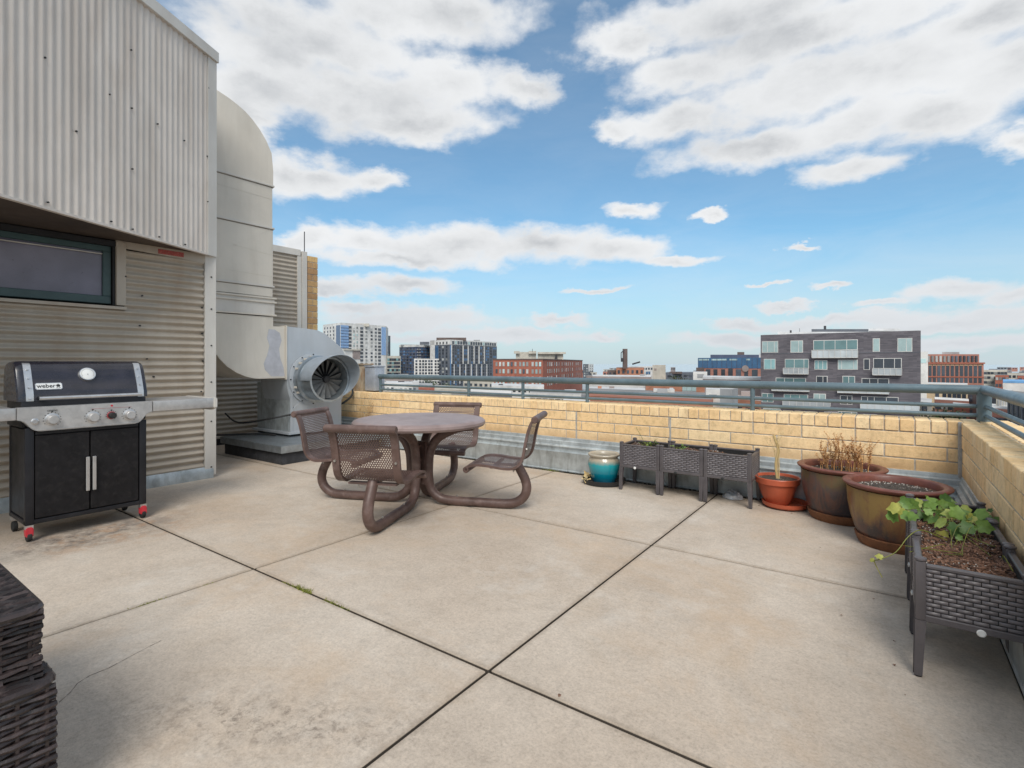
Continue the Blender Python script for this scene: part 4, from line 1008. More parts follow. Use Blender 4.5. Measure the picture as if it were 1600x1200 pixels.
# ================================================================ RAISED PLANTERS
def weave(mb,P,U,Vv,N_,L,H,cols,rows,th=.006):
    # rows of arched resin strands, alternate rows offset half a column
    cw=L/cols; rh=H/rows
    for r in range(rows):
        off=-.5 if r%2 else 0
        for c in range(cols+1 if r%2 else cols):
            u0=max(0,(c+off)*cw+.0015); u1=min(L,(c+1+off)*cw-.0015)
            if u1-u0<.004: continue
            v0=r*rh+rh*.06; v1=(r+1)*rh-rh*.10; m=4; ra=[]
            for i in range(m+1):
                t=i/m; u=u0+(u1-u0)*t; h=th*math.sin(math.pi*t)**.6+.0006
                ra.append([mb.bm.verts.new(P+U*u+Vv*v0+N_*(h*.3)),mb.bm.verts.new(P+U*u+Vv*(v0*.65+v1*.35)+N_*h),mb.bm.verts.new(P+U*u+Vv*(v0*.35+v1*.65)+N_*h),mb.bm.verts.new(P+U*u+Vv*v1+N_*(h*.3))])
            for a_,b_ in zip(ra,ra[1:]):
                for k in range(3):
                    f=mb.bm.faces.new((a_[k],b_[k],b_[k+1],a_[k+1])); f.smooth=True
    return mb
def planter(name,label,cat,O,U,Vd,ul,vl,nu,nv,group=None,zt=.462,zb=.232,soil='soil',soilz=.41):
    """O corner on the ground, U and Vd unit directions, ul/vl module sizes, nu modules along U, nv=1."""
    U=Vector(U);Vd=Vector(Vd);Z=Vector((0,0,1)); O=Vector(O)
    t=thing(name,label,cat,tuple(O+U*ul*nu/2+Vd*vl/2),group=group)
    def obox(mb,u0,u1,v0,v1,z0,z1,bev=0):
        p=O+U*u0+Vd*v0; q=O+U*u1+Vd*v1; mb.box((p.x,p.y,z0),(q.x,q.y,z1),bev); return mb
    L=ul*nu; pw=.038
    rng=[i*ul for i in range(nu+1)]
    # panels per module
    for i in range(nu):
        a=i*ul+pw*.75; b=(i+1)*ul-pw*.75
        for (v,nn,flip) in ((0,-Vd,0),(vl,Vd,1)):
            mb=MB(); weave(mb,O+U*a+Vd*(v+(.006 if v==0 else -.006))+Z*(zb+.022),U,Z,nn,b-a,zt-zb-.046,7,11); p=mb.build('woven_panel','slat',t)
            m2=MB(); obox(m2,a,b,(.008 if v==0 else v-.022),(.022 if v==0 else v-.008),zb+.005,zt-.02); m2.build('panel_backing','resinbk',p)
            m2=MB(); obox(m2,a,b,(-.002 if v==0 else v-.024),(.024 if v==0 else v+.002),zt-.0235,zt-.008,.004); m2.build('top_rim','resin',t)
            m2=MB(); obox(m2,a-.01,b+.01,(-.003 if v==0 else v-.02),(.02 if v==0 else v+.003),zb-.006,zb+.021,.003); m2.build('bottom_rail','resin',t)
    for (u,nn) in ((0,-U),(L,U)):
        mb=MB(); weave(mb,O+U*(u+(.006 if u==0 else -.006))+Vd*pw*.75+Z*(zb+.022),Vd,Z,nn,vl-pw*1.5,zt-zb-.046,6,11); p=mb.build('woven_panel','slat',t)
        m2=MB(); obox(m2,(.008 if u==0 else u-.022),(.022 if u==0 else u-.008),pw*.75,vl-pw*.75,zb+.005,zt-.02); m2.build('panel_backing','resinbk',p)
        m2=MB(); obox(m2,(-.002 if u==0 else u-.024),(.024 if u==0 else u+.002),pw*.75,vl-pw*.75,zt-.0235,zt-.008,.004); m2.build('top_rim','resin',t)
        m2=MB(); obox(m2,(-.003 if u==0 else u-.02),(.02 if u==0 else u+.003),pw*.7,vl-pw*.7,zb-.006,zb+.021,.003); m2.build('bottom_rail','resin',t)
    m2=MB(); obox(m2,.02,L-.02,.02,vl-.02,zb-.004,zb+.01); m2.build('bottom_tray','resinbk',t)
    for i,u in enumerate(rng):
        for v in (0,vl):
            w=pw*.9 if i in (0,nu) else pw*.85
            offs=[0] if i in (0,nu) else [-.0185,.0185]
            for o_ in offs:
                ucen=u+o_+(pw/2-.004 if i==0 else (-pw/2+.004 if i==nu else 0)); vcen=v+(pw/2-.006 if v==0 else -pw/2+.006)
                m2=MB(); obox(m2,ucen-w/2,ucen+w/2,vcen-w/2,vcen+w/2,zb-.004,zt+.002,.005)
                for g in (-.009,.003): obox(m2,ucen+g,ucen+g+.005,vcen-w/2-.0025,vcen+w/2+.0025,zb,zt-.006)
                post=m2.build('corner_post','slat' if 0 else 'resin',t)
                c=O+U*ucen+Vd*vcen; MB().lathe([(.019,0),(.022,.004),(.021,.010),(.013,.014),(.0001,.015)],(c.x,c.y,zt+.002),14).build('post_cap','resin',post)
                # splayed leg
                m3=MB(); du_=(-.0 if len(offs)>1 else (-.008 if i==0 else .008)); dv=(-.008 if v==0 else .008)
                top_=c+Z*(zb-.004); bt=c+U*du_+Vd*dv
                for (za,zc,f0,f1) in ((.006,zb-.004,.30,.44),):
                    vs=[]
                    for (pz,ww) in ((bt+Z*.006,.0135),(top_,.018)):
                        vs.append([m3.bm.verts.new(pz+U*a_*ww+Vd*b_*ww) for a_,b_ in ((-1,-1),(1,-1),(1,1),(-1,1))])
                    for k in range(4): m3.bm.faces.new((vs[0][k],vs[0][(k+1)%4],vs[1][(k+1)%4],vs[1][k]))
                    m3.bm.faces.new(vs[0][::-1]); m3.bm.faces.new(vs[1])
                    for g in (-.006,.004):
                        pa=bt+Z*.01-Vd*(.0150 if v==0 else -.0150)+U*g; pb_=top_-Z*.002-Vd*(.0195 if v==0 else -.0195)+U*g
                        m3.tube([pa,pb_],.0018,5)
                lg=m3.build('leg','resin',t); MB().lathe([(.013,0),(.013,.008),(.010,.010),(.0001,.0105)],(bt.x,bt.y,0),12).build('leg_foot','clip',lg)
    # soil
    ms=MB(); nx,ny=nu*16,18
    rs=random.Random(3)
    hts={}
    def sf(a,b):
        u=.021+a*(L-.042); v=.021+b*(vl-.042); h=soilz+.012*math.sin(u*9+v*5)+.012*math.sin(u*23-v*17)+rs.uniform(-.007,.007)
        p=O+U*u+Vd*v; return Vector((p.x,p.y,h))
    ms.grid(sf,nx,ny); so2=ms.build('soil',soil,t,sharp=180)
    return t,O,U,Vd,L
def scatter_chips(t,O,U,Vd,L,vl,z,n,mat,name,s0,s1,clump=None):
    m=MB()
    for k in range(n):
        if clump and random.random()<.5: u=random.gauss(clump[0],clump[2]); v=random.gauss(clump[1],clump[2]); 
        else: u=random.uniform(.03,L-.03); v=random.uniform(.03,vl-.03)
        u=min(max(u,.03),L-.03); v=min(max(v,.03),vl-.03)
        p=O+U*u+Vd*v; p.z=z+.012*math.sin(u*9+v*5)+.012*math.sin(u*23-v*17)+random.uniform(0,.008)
        a=random.uniform(0,6.28); d=Vector((math.cos(a),math.sin(a),random.uniform(-.4,.6))).normalized(); l=random.uniform(s0,s1)
        m.tube([p-d*l/2,p+d*l/2],l*.16 if mat!='perlite' else l*.4,4)
    return m.build(name,mat,t)
T1,O1,U1,V1,L1=planter('raised_planter','three box grey woven planter on legs between the teal pot and the small orange pot','planter',(-2.17,4.875,0),(1,0,0),(0,1,0),.405,.36,3,1,soilz=.405)
o=scatter_chips(T1,O1,U1,V1,L1,.36,.40,500,'mulch','mulch',.012,.035); tag(o,kind='stuff')
o=scatter_chips(T1,O1,U1,V1,L1,.36,.402,350,'perlite','perlite',.004,.008); tag(o,kind='stuff')
for u,zc in ((.16,.242),(.56,.243),(.98,.243)):
    m=MB(); p=O1+U1*u; m.lathe([(.012,0),(.013,-.006),(.009,-.008),(.0001,-.008)],(p.x,p.y-.004,zc-.01),16,'y'); m.build('drain_plug','white' if u<.3 else 'ink',T1)
T2,O2,U2,V2,L2=planter('raised_planter','near grey woven planter with a green vine against the right parapet','planter',(.095,2.665,0),(0,1,0),(1,0,0),.425,.345,3,1,soilz=.41)
o=scatter_chips(T2,O2,U2,V2,L2,.345,.409,3400,'mulch','mulch',.010,.034,(.35,.22,.09)); tag(o,kind='stuff')
o=scatter_chips(T2,O2,U2,V2,L2,.345,.409,900,'perlite','perlite',.003,.0065); tag(o,kind='stuff')
m=MB(); m.lathe([(.012,0),(.0145,-.006),(.011,-.009),(.0001,-.009)],(.29,2.662,.232),20,'y'); m.build('drain_plug','white',T2)
for y in (2.95,3.35): m=MB(); m.lathe([(.010,0),(.012,-.006),(.0001,-.008)],(.092,y,.232),16,'x'); m.build('drain_plug','white',T2)
# vine
def broadleaf(mb,p,d,n,L):
    d=d.normalized(); s=d.cross(n).normalized(); n=s.cross(d)
    k_=random.uniform(.1,.6); cu=random.uniform(-.1,.35)
    def q(a,b,c=0): return mb.bm.verts.new(p+d*L*a+s*L*b+n*L*(c+k_*abs(b)-cu*a*a))
    c=q(.40,0,.05); out=[q(0,0),q(-.10,.26,.05),q(.12,.50,-.04),q(.34,.42,.07),q(.60,.52,-.06),q(.72,.25,.04),q(1.02,0,-.16),q(.72,-.25,.04),q(.60,-.52,-.08),q(.34,-.42,.07),q(.12,-.50,-.02),q(-.10,-.26,.05)]
    for k in range(12):
        f=mb.bm.faces.new((c,out[k],out[(k+1)%12])); f.smooth=True
vn=thing('vine_plant','trailing vine with broad yellow green leaves growing in the near planter','plant',(.3,3.4,.41))
lv=MB(); stm=MB()
spots=[]
for (u,v,dd) in ((1400,790,3.35),(1386,803,3.1),(1420,783,3.2),(1432,792,3.1),(1445,800,3.0),(1455,786,3.15),(1470,797,3.0),(1480,787,3.1),(1492,805,2.9),(1462,812,2.9),(1440,810,3.0),(1478,818,2.8),(1500,793,3.0),(1510,812,2.85),(1520,806,2.85),(1533,810,2.8),(1545,815,2.75),(1470,830,2.75),(1508,826,2.75),(1495,820,2.8),(1430,803,3.1),(1415,797,3.2),(1487,797,3.0),(1452,803,2.95),(1505,800,2.9),(1525,815,2.75),(1480,808,2.85),(1466,790,3.1),(1440,788,3.15),(1412,785,3.3),(1512,833,2.65),(1495,838,2.6),(1546,800,2.95)):
    zz=.435+((u*7+v*3)%10)*.009; spots.append(atd(u,v,(EYE-zz)*FPX/(v-V0)))
rd=random.Random(5)
spots+= [p+Vector((rd.uniform(-.05,.05),rd.uniform(-.06,.06),rd.uniform(-.03,.02))) for p in spots[4:30]]
for i,p in enumerate(spots):
    a=rd.uniform(0,6.28); tocam=Vector((-p.x*.4,-p.y,.9)).normalized()
    n=(tocam+Vector((rd.uniform(-.6,.6),rd.uniform(-.5,.5),rd.uniform(-.2,.6)))).normalized(); d=n.orthogonal(); d=Matrix.Rotation(a,3,n)@d; d.z-=.4
    L=rd.uniform(.042,.068) if i not in range(31,33) else .025
    broadleaf(lv,p,d,n,L)
    root=Vector((.30+rd.uniform(-.1,.08),3.35+rd.uniform(-.3,.25),.41)); mid=(root+p)/2+Vector((0,0,.05)); (stm.tube(smooth_path([root,mid,p],4),.0014,4) if i%3==0 else None)
cr_=smooth_path([Vector((.22,3.1,.45)),Vector((.13,3.05,.492)),Vector((.08,3.0,.47)),Vector((.03,2.95,.40)),Vector((-.03,2.93,.36)),Vector((-.05,2.98,.33)),Vector((-.02,2.96,.27))],5)
stm.tube(cr_,.0022,5); broadleaf(lv,cr_[-12],Vector((-1,.1,.3)),Vector((0,-.6,.8)),.03); broadleaf(lv,cr_[-7],Vector((-1,.2,-.3)),Vector((-.3,-.6,.6)),.022)
for k in range(7):
    a=Vector((rd.uniform(.2,.4),rd.uniform(2.9,3.5),.43)); stm.tube(smooth_path([a,a+Vector((rd.uniform(-.1,.1),rd.uniform(-.1,.1),.02)),a+Vector((rd.uniform(-.15,.15),rd.uniform(-.2,.2),.005))],4),.0018,4)
stm.build('stem','moss',vn); lv.build('leaf','leaf',vn,fixn=False,sharp=180)
for (sx,sy,lb) in ((-1.95,5.08,'thin green sprigs in the left box of the far planter'),(-1.62,5.0,'small leafy green clump where the first two boxes of the far planter meet')):
    sp1=thing('seedling',lb,'plant',(sx,sy,.40)); a_=MB(); l_=MB(); stems(a_,(sx,sy,.40),8,.09,.07,.0016,.9,7,.035,l_)
    if sx>-1.9: a_.build('stem','moss',sp1); l_.build('leaf','leaf',sp1,fixn=False); continue
    a_.tube(smooth_path([Vector((-1.98,5.1,.41)),Vector((-2.04,5.12,.50)),Vector((-2.10,5.12,.60))]),.002,5); a_.build('stem','moss',sp1); l_.build('leaf','leaf',sp1,fixn=False)

# ================================================================ POTS
tpc=Vector((-2.42,5.035,0))
ty=thing('plant_saucer','wide black plastic saucer with a dead leaf under the teal pot','saucer',tpc)
m=MB(); m.lathe([(.0001,.006),(.175,.006),(.205,.012),(.218,.052),(.224,.054),(.212,.006),(.20,.0),(.0001,.0)],tpc,44); m.build('dish','tray',ty)
l_=MB(); broadleaf(l_,tpc+Vector((-.15,-.10,.03)),Vector((.3,-.8,.2)),Vector((0,0,1)),.10); broadleaf(l_,tpc+Vector((-.17,-.03,.05)),Vector((-.2,-.5,.6)),Vector((.2,-1,.4)),.07); l_.build('dead_leaf','straw',ty,fixn=False)
tl=thing('teal_pot','teal glazed pot with a cream shoulder standing left of the far planter','flower pot',tpc+Vector((0,0,.007)))
m=MB(); m.lathe([(.0001,.007),(.115,.007),(.118,.014),(.135,.07),(.155,.14),(.167,.20),(.165,.235),(.150,.262),(.143,.275),(.150,.285),(.165,.295),(.166,.308),(.158,.315),(.143,.310),(.136,.295),(.134,.27),(.0001,.268)],tpc,52); m.build('body','tealpot',tl,sharp=60)
m=MB(); m.lathe([(.0001,.279),(.06,.276),(.132,.273)],tpc,30); m.build('soil','soilg',tl)
tcn=Vector((-.79,5.12,0))
ts=thing('plant_saucer','terracotta coloured plastic saucer under the small orange pot','saucer',tcn+Vector((.05,0,0)))
m=MB(); m.lathe([(.0001,.008),(.165,.008),(.175,.04),(.182,.042),(.178,.012),(.165,.0),(.0001,.0)],tcn+Vector((.06,0,.012)),44)
for k in range(4): a=k*math.pi/2+.4; m.tube([tcn+Vector((.06+.12*math.cos(a),.12*math.sin(a),.014)),tcn+Vector((.06+.12*math.cos(a),.12*math.sin(a),0))],.008,6)
m.build('dish','terra',ts)
tq=thing('orange_pot','small ribbed terracotta coloured plastic pot between the far planter and the large brown pot','flower pot',tcn+Vector((0,0,.02)))
m=MB(); m.lathe([(.0001,0),(.085,0),(.10,.02),(.128,.08),(.150,.15),(.158,.185)],tcn+Vector((0,0,.021)),72,wob=.016); m.build('body','terra',tq,sharp=60)
m=MB(); m.lathe([(.158,.180),(.172,.183),(.177,.188),(.182,.232),(.178,.238),(.168,.236),(.160,.20),(.0001,.198)],tcn+Vector((0,0,.021)),56); m.build('rim','terra',tq)
m=MB(); m.lathe([(.0001,.222),(.10,.218),(.166,.215)],tcn+Vector((0,0,.021)),30); m.build('soil','soilg',tq)
dp=thing('dead_plant','bare pale dead stem with straw coloured shoots in the small orange pot','dry plant',tcn+Vector((0,0,.24)))
a_=MB(); l_=MB()
a_.tube(smooth_path([tcn+Vector((0,0,.23)),tcn+Vector((-.012,0,.36)),tcn+Vector((.006,0,.50)),tcn+Vector((-.03,0,.62))]),.012,7,rr=None)
stems(a_,tcn+Vector((0,0,.24)),3,.55,.02,.004,.12,4,.025,None,.008)
stems(a_,tcn+Vector((-.01,0,.40)),7,.28,.01,.0022,.5,7,.022,l_,.012)
a_.build('stem','straw',dp); l_.build('shoot','straw',dp,fixn=False)
def bigpot(c,label,mat,rr,name='glazed_pot'):
    t=thing(name,label,'flower pot',c); 
    m=MB(); m.lathe([(.0001,.03),(.20,.03),(.212,.045),(.242,.11),(.268,.20),(.283,.29),(.288,.392),(.272,.394),(.262,.36),(.0001,.34)],c,64); m.build('body',mat,t,sharp=60)
    m=MB(); m.lathe([(.286,.398),(.302,.408),(.312,.416),(.315,.424),(.311,.430),(.285,.434),(.264,.431),(.256,.422),(.254,.37)],c,64,caps=False); m.build('rim','rim',t,sharp=60)
    m=MB(); m.lathe([(.0001,0),(.215,0),(.222,.010),(.236,.048),(.240,.066),(.228,.070),(.20,.05)],c,52); m.build('base_saucer','rust',t)
    m=MB()
    rs=random.Random(2)
    n=14
    m.lathe([(.0001,.392),(.08,.394),(.16,.388),(.262,.382)],c,40); s=m.build('soil','soilg',t)
    m=MB()
    for k in range(420):
        a=random.uniform(0,6.28); r=.235*math.sqrt(random.random()); p=Vector(c)+Vector((r*math.cos(a),r*math.sin(a),.383)); d=Vector((random.gauss(0,1),random.gauss(0,1),.3)).normalized(); l=random.uniform(.006,.02)
        m.tube([p-d*l/2,p+d*l/2],l*.2,4)
    tag(m.build('mulch','mulch',t),kind='stuff')
    m=MB()
    for k in range(200):
        a=random.uniform(0,6.28); r=.235*math.sqrt(random.random()); p=Vector(c)+Vector((r*math.cos(a),r*math.sin(a),.386)); m.box(p-Vector((.003,.003,.002)),p+Vector((.003,.003,.004)))
    tag(m.build('perlite','perlite',t),kind='stuff')
    return t
pA=Vector((-.305,5.0,0)); pB=Vector((.045,4.50,0))
bigpot(pA,'large brown purple glazed pot holding a dried shrub in the terrace corner','potA',.31)
bigpot(pB,'large olive glazed pot with only soil, just behind the near planter','potB',.31)
dsb=thing('dried_shrub','dried orange brown twiggy shrub in the large brown purple pot','dry plant',pA+Vector((0,0,.385)))
a_=MB(); l_=MB()
for k in range(24):
    bx=-.13+.31*k/23; stems(a_,pA+Vector((bx,random.uniform(-.10,.10),.385)),2,.24 if bx<-.05 else .31,.02,.0028,.4,46,.022,l_,.014)
a_.build('stem','drybrown',dsb); l_.build('leaf','drybrown',dsb,fixn=False)
pb_=thing('plastic_bag','crumpled clear plastic bag lying on the floor under the far planter','litter',(-1.17,5.15,0))
m=MB(); rs=random.Random(9)
def bag(a,b):
    th=a*2*math.pi; ph=b*math.pi/2; r=1+rs.uniform(-.14,.14); return Vector((-1.17+.085*r*math.cos(th)*math.cos(ph),5.15+.06*r*math.sin(th)*math.cos(ph),.005+.07*r*math.sin(ph)))
m.grid(bag,18,7); m.build('film','plast',pb_,fixn=False)

lt=MB(); lb=random.Random(31)
for k in range(60):
    r_=lb.random()
    if r_<.6: x,y=lb.uniform(-5.8,.2),lb.uniform(4.9,5.22)
    elif r_<.9: x,y=lb.uniform(-.4,.38),lb.uniform(2.0,4.9)
    elif r_<.9: x,y=lb.uniform(-5.9,-3.4),lb.uniform(.8,4.4)
    else: x,y=lb.uniform(-5,.2),lb.uniform(.6,5)
    a=lb.uniform(0,6.28); L=lb.uniform(.004,.013); broadleaf(lt,Vector((x,y,.004)),Vector((math.cos(a),math.sin(a),.05)),Vector((0,0,1)),L)
tag(lt.build('leaf_litter','mulch',fixn=False),kind='stuff')
# ================================================================ WICKER ARMCHAIR (lower left)
wc=thing('wicker_armchair','dark brown wicker armchair whose stepped corner shows in the lower left','chair',(-2.25,0,0))
def wstr(mb,pts,r,n=6): mb.tube(pts,r,n)
def wpanel(P,U,Vv,Nn,L,H,name,row=.0145,stake=.06,r=.0085,amp=.005,parent=wc,mat='wicker',curve=None):
    P=Vector(P);U=Vector(U).normalized();Vv=Vector(Vv).normalized();Nn=Vector(Nn).normalized()
    mb=MB(); rows=int(H/row)
    for j in range(rows):
        v=(j+.5)*row; pts=[]; m=max(3,int(L/stake*4)); jit=random.uniform(-.002,.002)
        for i in range(m+1):
            u=L*i/m; ph=math.pi*u/stake+(math.pi if j%2 else 0)
            pts.append(P+U*u+Vv*(v+jit+random.uniform(-.001,.001))+Nn*(amp*math.sin(ph)+(curve(u,v) if curve else 0)))
        rr=[r*random.uniform(.85,1.05)]*len(pts); mb.tube(pts,r,6,rr=rr)
    k=int(L/stake)
    for i in range(k+1):
        u=min(L,i*stake+stake*.5)
        if u<L: mb.tube([P+U*u+Vv*(H*q/6)+Nn*((curve(u,H*q/6) if curve else 0)-.002) for q in range(7)],.007,5)
    return mb.build(name,mat,parent)
X1,X2=-1.875,-2.62; Yf,Yn=.420,.265
# arm: outer (far) side, front, top
AZ=.60
nar=lambda u,v:-.028*math.sin(min(1,max(0,v/(AZ-.40)))*math.pi)
wpanel((X1+.0,Yn-.02,.385),(0,1,0),(0,0,1),(1,0,0),Yf-Yn+.02,AZ-.395,'arm_front',curve=nar)
wpanel((X1-.02,Yf-.012,.03),(-1,0,0),(0,0,1),(0,1,0),X1-X2,AZ-.04,'arm_side')
wpanel((X1-.01,Yn-.02,AZ-.005),(0,1,0),(-1,0,0),(0,0,1),Yf-Yn+.01,X1-X2,'arm_top',row=.024,amp=.005,r=.0115)
MB().tube([(X1,Yn-.02,AZ-.01),(X1,Yf-.04,AZ-.01),(X1-.006,Yf-.022,AZ-.01),(X1-.022,Yf-.008,AZ-.01),(X1-.05,Yf-.006,AZ-.01),(X2,Yf-.006,AZ-.01)],.013,8).build('arm_border','wicker',wc)
MB().box((X2+.01,Yn,.05),(X1-.028,Yf-.022,AZ-.02)).build('arm_frame','resinbk',wc)
# seat base sticking out under the arm
X3=-1.852
wpanel((X3,-.75,.05),(0,1,0),(0,0,1),(1,0,0),Yf+.02+.75,.335,'seat_front',row=.0145)
wpanel((X3-.01,-.75,.395),(0,1,0),(-1,0,0),(0,0,1),Yf+.02+.75,.09,'seat_ledge',row=.022,r=.0115)
wpanel((X3-.02,Yf+.018,.05),(-1,0,0),(0,0,1),(0,1,0),.10,.33,'seat_corner',row=.023,stake=.05)
MB().tube([(X3,-.75,.392),(X3,Yf-.02,.392),(X3-.006,Yf,.392),(X3-.024,Yf+.012,.392),(X3-.12,Yf+.014,.392)],.014,8).build('seat_border','wicker',wc)
MB().box((X3-.72,-.75,.06),(X3-.03,Yf-.0,.385)).build('seat_frame','resinbk',wc)
for (x,y) in ((X3-.03,Yf-.01),(X3-.03,-.72),(X2+.02,Yf-.01),(X2+.02,-.72)): MB().tube([(x,y,0),(x,y,.06)],.018,8).build('leg','wicker',wc)
MB().box((X2,-.60,.385),(X1-.06,.25,.47),.03).build('cushion','cmauve',wc)
wpanel((X2-.02,-.76,.05),(0,1,0),(0,0,1),(-1,0,0),Yf+.76,.80,'back_panel',row=.0145)
wpanel((X2+.05,-.76,.45),(0,1,0),(0,0,1),(1,0,0),Yf+.76-.15,.40,'back_panel',row=.0145)
wpanel((X1-.01,-.60,AZ-.005),(0,-1,0),(-1,0,0),(0,0,1),.16,X1-X2,'arm_top',row=.024,r=.0115)
wpanel((X1,-.76,.385),(0,1,0),(0,0,1),(1,0,0),.16,AZ-.395,'arm_front')
MB().box((X2+.01,-.755,.05),(X1-.028,-.605,AZ-.02)).build('arm_frame','resinbk',wc)
# ================================================================ CITY
GZ=-22.0
def cityground():
    m,nt,b=newmat('city_floor'); p=wpos(nt)
    l=vmth(nt,'LENGTH',p); f=nt.nodes.new('ShaderNodeMapRange'); nt.links.new(l,f.inputs[0]); f.inputs[1].default_value=120; f.inputs[2].default_value=900
    c=ramp(nt,noise(nt,p,.05,6,.7),[(.35,(.09,.09,.09)),(.5,(.22,.2,.18)),(.65,(.35,.34,.33))])
    c=mix(nt,f.outputs[0],c,(.44,.52,.56)); nt.links.new(c,b.inputs['Base Color']); b.inputs['Roughness'].default_value=.95; return m  # aerial haze painted into the ground colour, growing with distance
M['cfloor']=cityground()
g=MB(); g.box((-9000,-9000,GZ-.3),(9000,9000,GZ)); tag(g.build('ground','cfloor'),kind='structure')
unit={}
def ubox(mat):
    if mat not in unit:
        m=MB().box((0,-.5,0),(1,.5,1)); bm=m.bm; me=bpy.data.meshes.new('pane_box'); bm.to_mesh(me); bm.free(); me.materials.append(M[mat]); unit[mat]=me
    return unit[mat]
class Bld:
    def __init__(s,name,label,foot,vtop,depth,wall,roof='ctar',cat='building',group=None,zb=GZ,para=.5):
        s.pts=[]; s.ds=[d for u,d in foot]
        for (u,d) in foot:
            r=ray(u,V0); s.pts.append(Vector((r.x*d,r.y*d,0)))
        s.zt=EYE+foot[0][1]*(V0-vtop)/FPX
        s.o=thing(name,label,cat,(s.pts[0].x,s.pts[0].y,zb),group=group)
        fwd=Vector((-SA,CA,0)); back=[s.pts[-1]*(1+.92*depth/s.pts[-1].length),s.pts[0]*(1+depth/s.pts[0].length)]
        if len(s.pts)>2 or s.ds[-1]>s.ds[0]*1.15: back=[s.pts[-1]+Vector((-SA,CA,0))*depth*.3+s.pts[-1].normalized()*depth*.7,back[1]]
        out=[(p.x,p.y) for p in s.pts+back]
        s.wall=MB().prism(out,'z',zb,s.zt).build('wall',wall,s.o)
        cen=Vector((sum(p[0] for p in out)/len(out),sum(p[1] for p in out)/len(out)))
        inn=[tuple(cen+(Vector(p)-cen)*.985) for p in out]
        MB().prism(inn,'z',s.zt,s.zt+.06).build('roof',roof,s.o)
        s.n=0; s.zb=zb; s.rest=[]
    def fs(s,f,u,v):
        P0,P1=s.pts[f],s.pts[f+1]; e=(P1-P0); L=e.length; e=e/L; n=Vector((-e.y,e.x,0)); r=ray(u,v); d=P0.dot(n)/r.dot(n) if abs(r.dot(n))>1e-6 else s.ds[f]
        q=Vector((r.x*d,r.y*d,0)); return (q-P0).dot(e), EYE+r.z*d
    def L(s,f): return (s.pts[f+1]-s.pts[f]).length
    def win(s,f,s0,s1,z0,z1,mat,name='window',th=None,off=0,parent=None):
        P0,P1=s.pts[f],s.pts[f+1]; e=(P1-P0).normalized(); n=Vector((-e.y,e.x,0))
        th=th or max(.06,s.ds[f]*.0006)
        s.n+=1
        o=bpy.data.objects.new(name,ubox(mat)); COL.objects.link(o); o.parent=parent or s.o
        q=P0+e*s0-n*off; base=wloc(s.o)
        o.rotation_euler=(0,0,math.atan2(e.y,e.x)); o.scale=(s1-s0,th*2,z1-z0); o.location=Vector((q.x,q.y,z0))-base
        return o
    def px(s,f,u0,v0,u1,v1,mat,name='window',off=0,th=None):
        sa,za=s.fs(f,u0,v0); sb,_=s.fs(f,u1,v0); _,zb=s.fs(f,(u0+u1)/2,v1); _,zt=s.fs(f,(u0+u1)/2,v0)
        return s.win(f,sa,sb,zb,zt,mat,name,th,off)
    def grid(s,f,cols,rows,w,h,mats,name='window',z0=None,cap=100,skip=None):
        """cols: fractions of the face length (centres); rows: heights below roof (top of window)"""
        L=s.L(f); extra=None; k=0
        for r in rows:
            for c in cols:
                if skip and skip(c,r): continue
                mat=random.choice(mats) if isinstance(mats,(list,tuple)) else mats
                sc=c*L; zt=s.zt-r
                if s.n<cap: s.win(f,sc-w/2,sc+w/2,zt-h,zt,mat,name)
                else:
                    s.rest.append((f,sc-w/2,sc+w/2,zt-h,zt,mat))
    def done(s):
        by={}
        for (f,a,b_,z0,z1,mat) in s.rest:
            by.setdefault(mat,[]).append((f,a,b_,z0,z1))
        for mat,l in list(by.items()):
            mb=MB()
            for (f,a,b_,z0,z1) in l:
                P0,P1=s.pts[f],s.pts[f+1]; e=(P1-P0).normalized(); n=Vector((-e.y,e.x,0)); th=max(.06,s.ds[f]*.0006)
                q=[P0+e*a-n*th,P0+e*b_-n*th,P0+e*b_+n*.01,P0+e*a+n*.01]
                mb.prism([(p.x,p.y) for p in q],'z',z0,z1)
            tag(mb.build('window',mat,s.o),kind='stuff')
        return s
    def roofbox(s,u0,u1,v0,v1,d,w,mat,name='rooftop_unit'):
        a=atd(u0,v0,d); b_=atd(u1,v0,d); n=Vector((a.x+b_.x,a.y+b_.y,0)).normalized()*w; z1=a.z; z0=EYE+d*(V0-v1)/FPX
        return MB().prism([(p.x,p.y) for p in (a,b_,b_+n,a+n)],'z',z0,z1).build(name,mat,s.o)
fr=lambda n,a=0,b=1:[a+(b-a)*(i+.5)/n for i in range(n)]
rg_=lambda n,st,a=0:[a+st*i for i in range(n)]
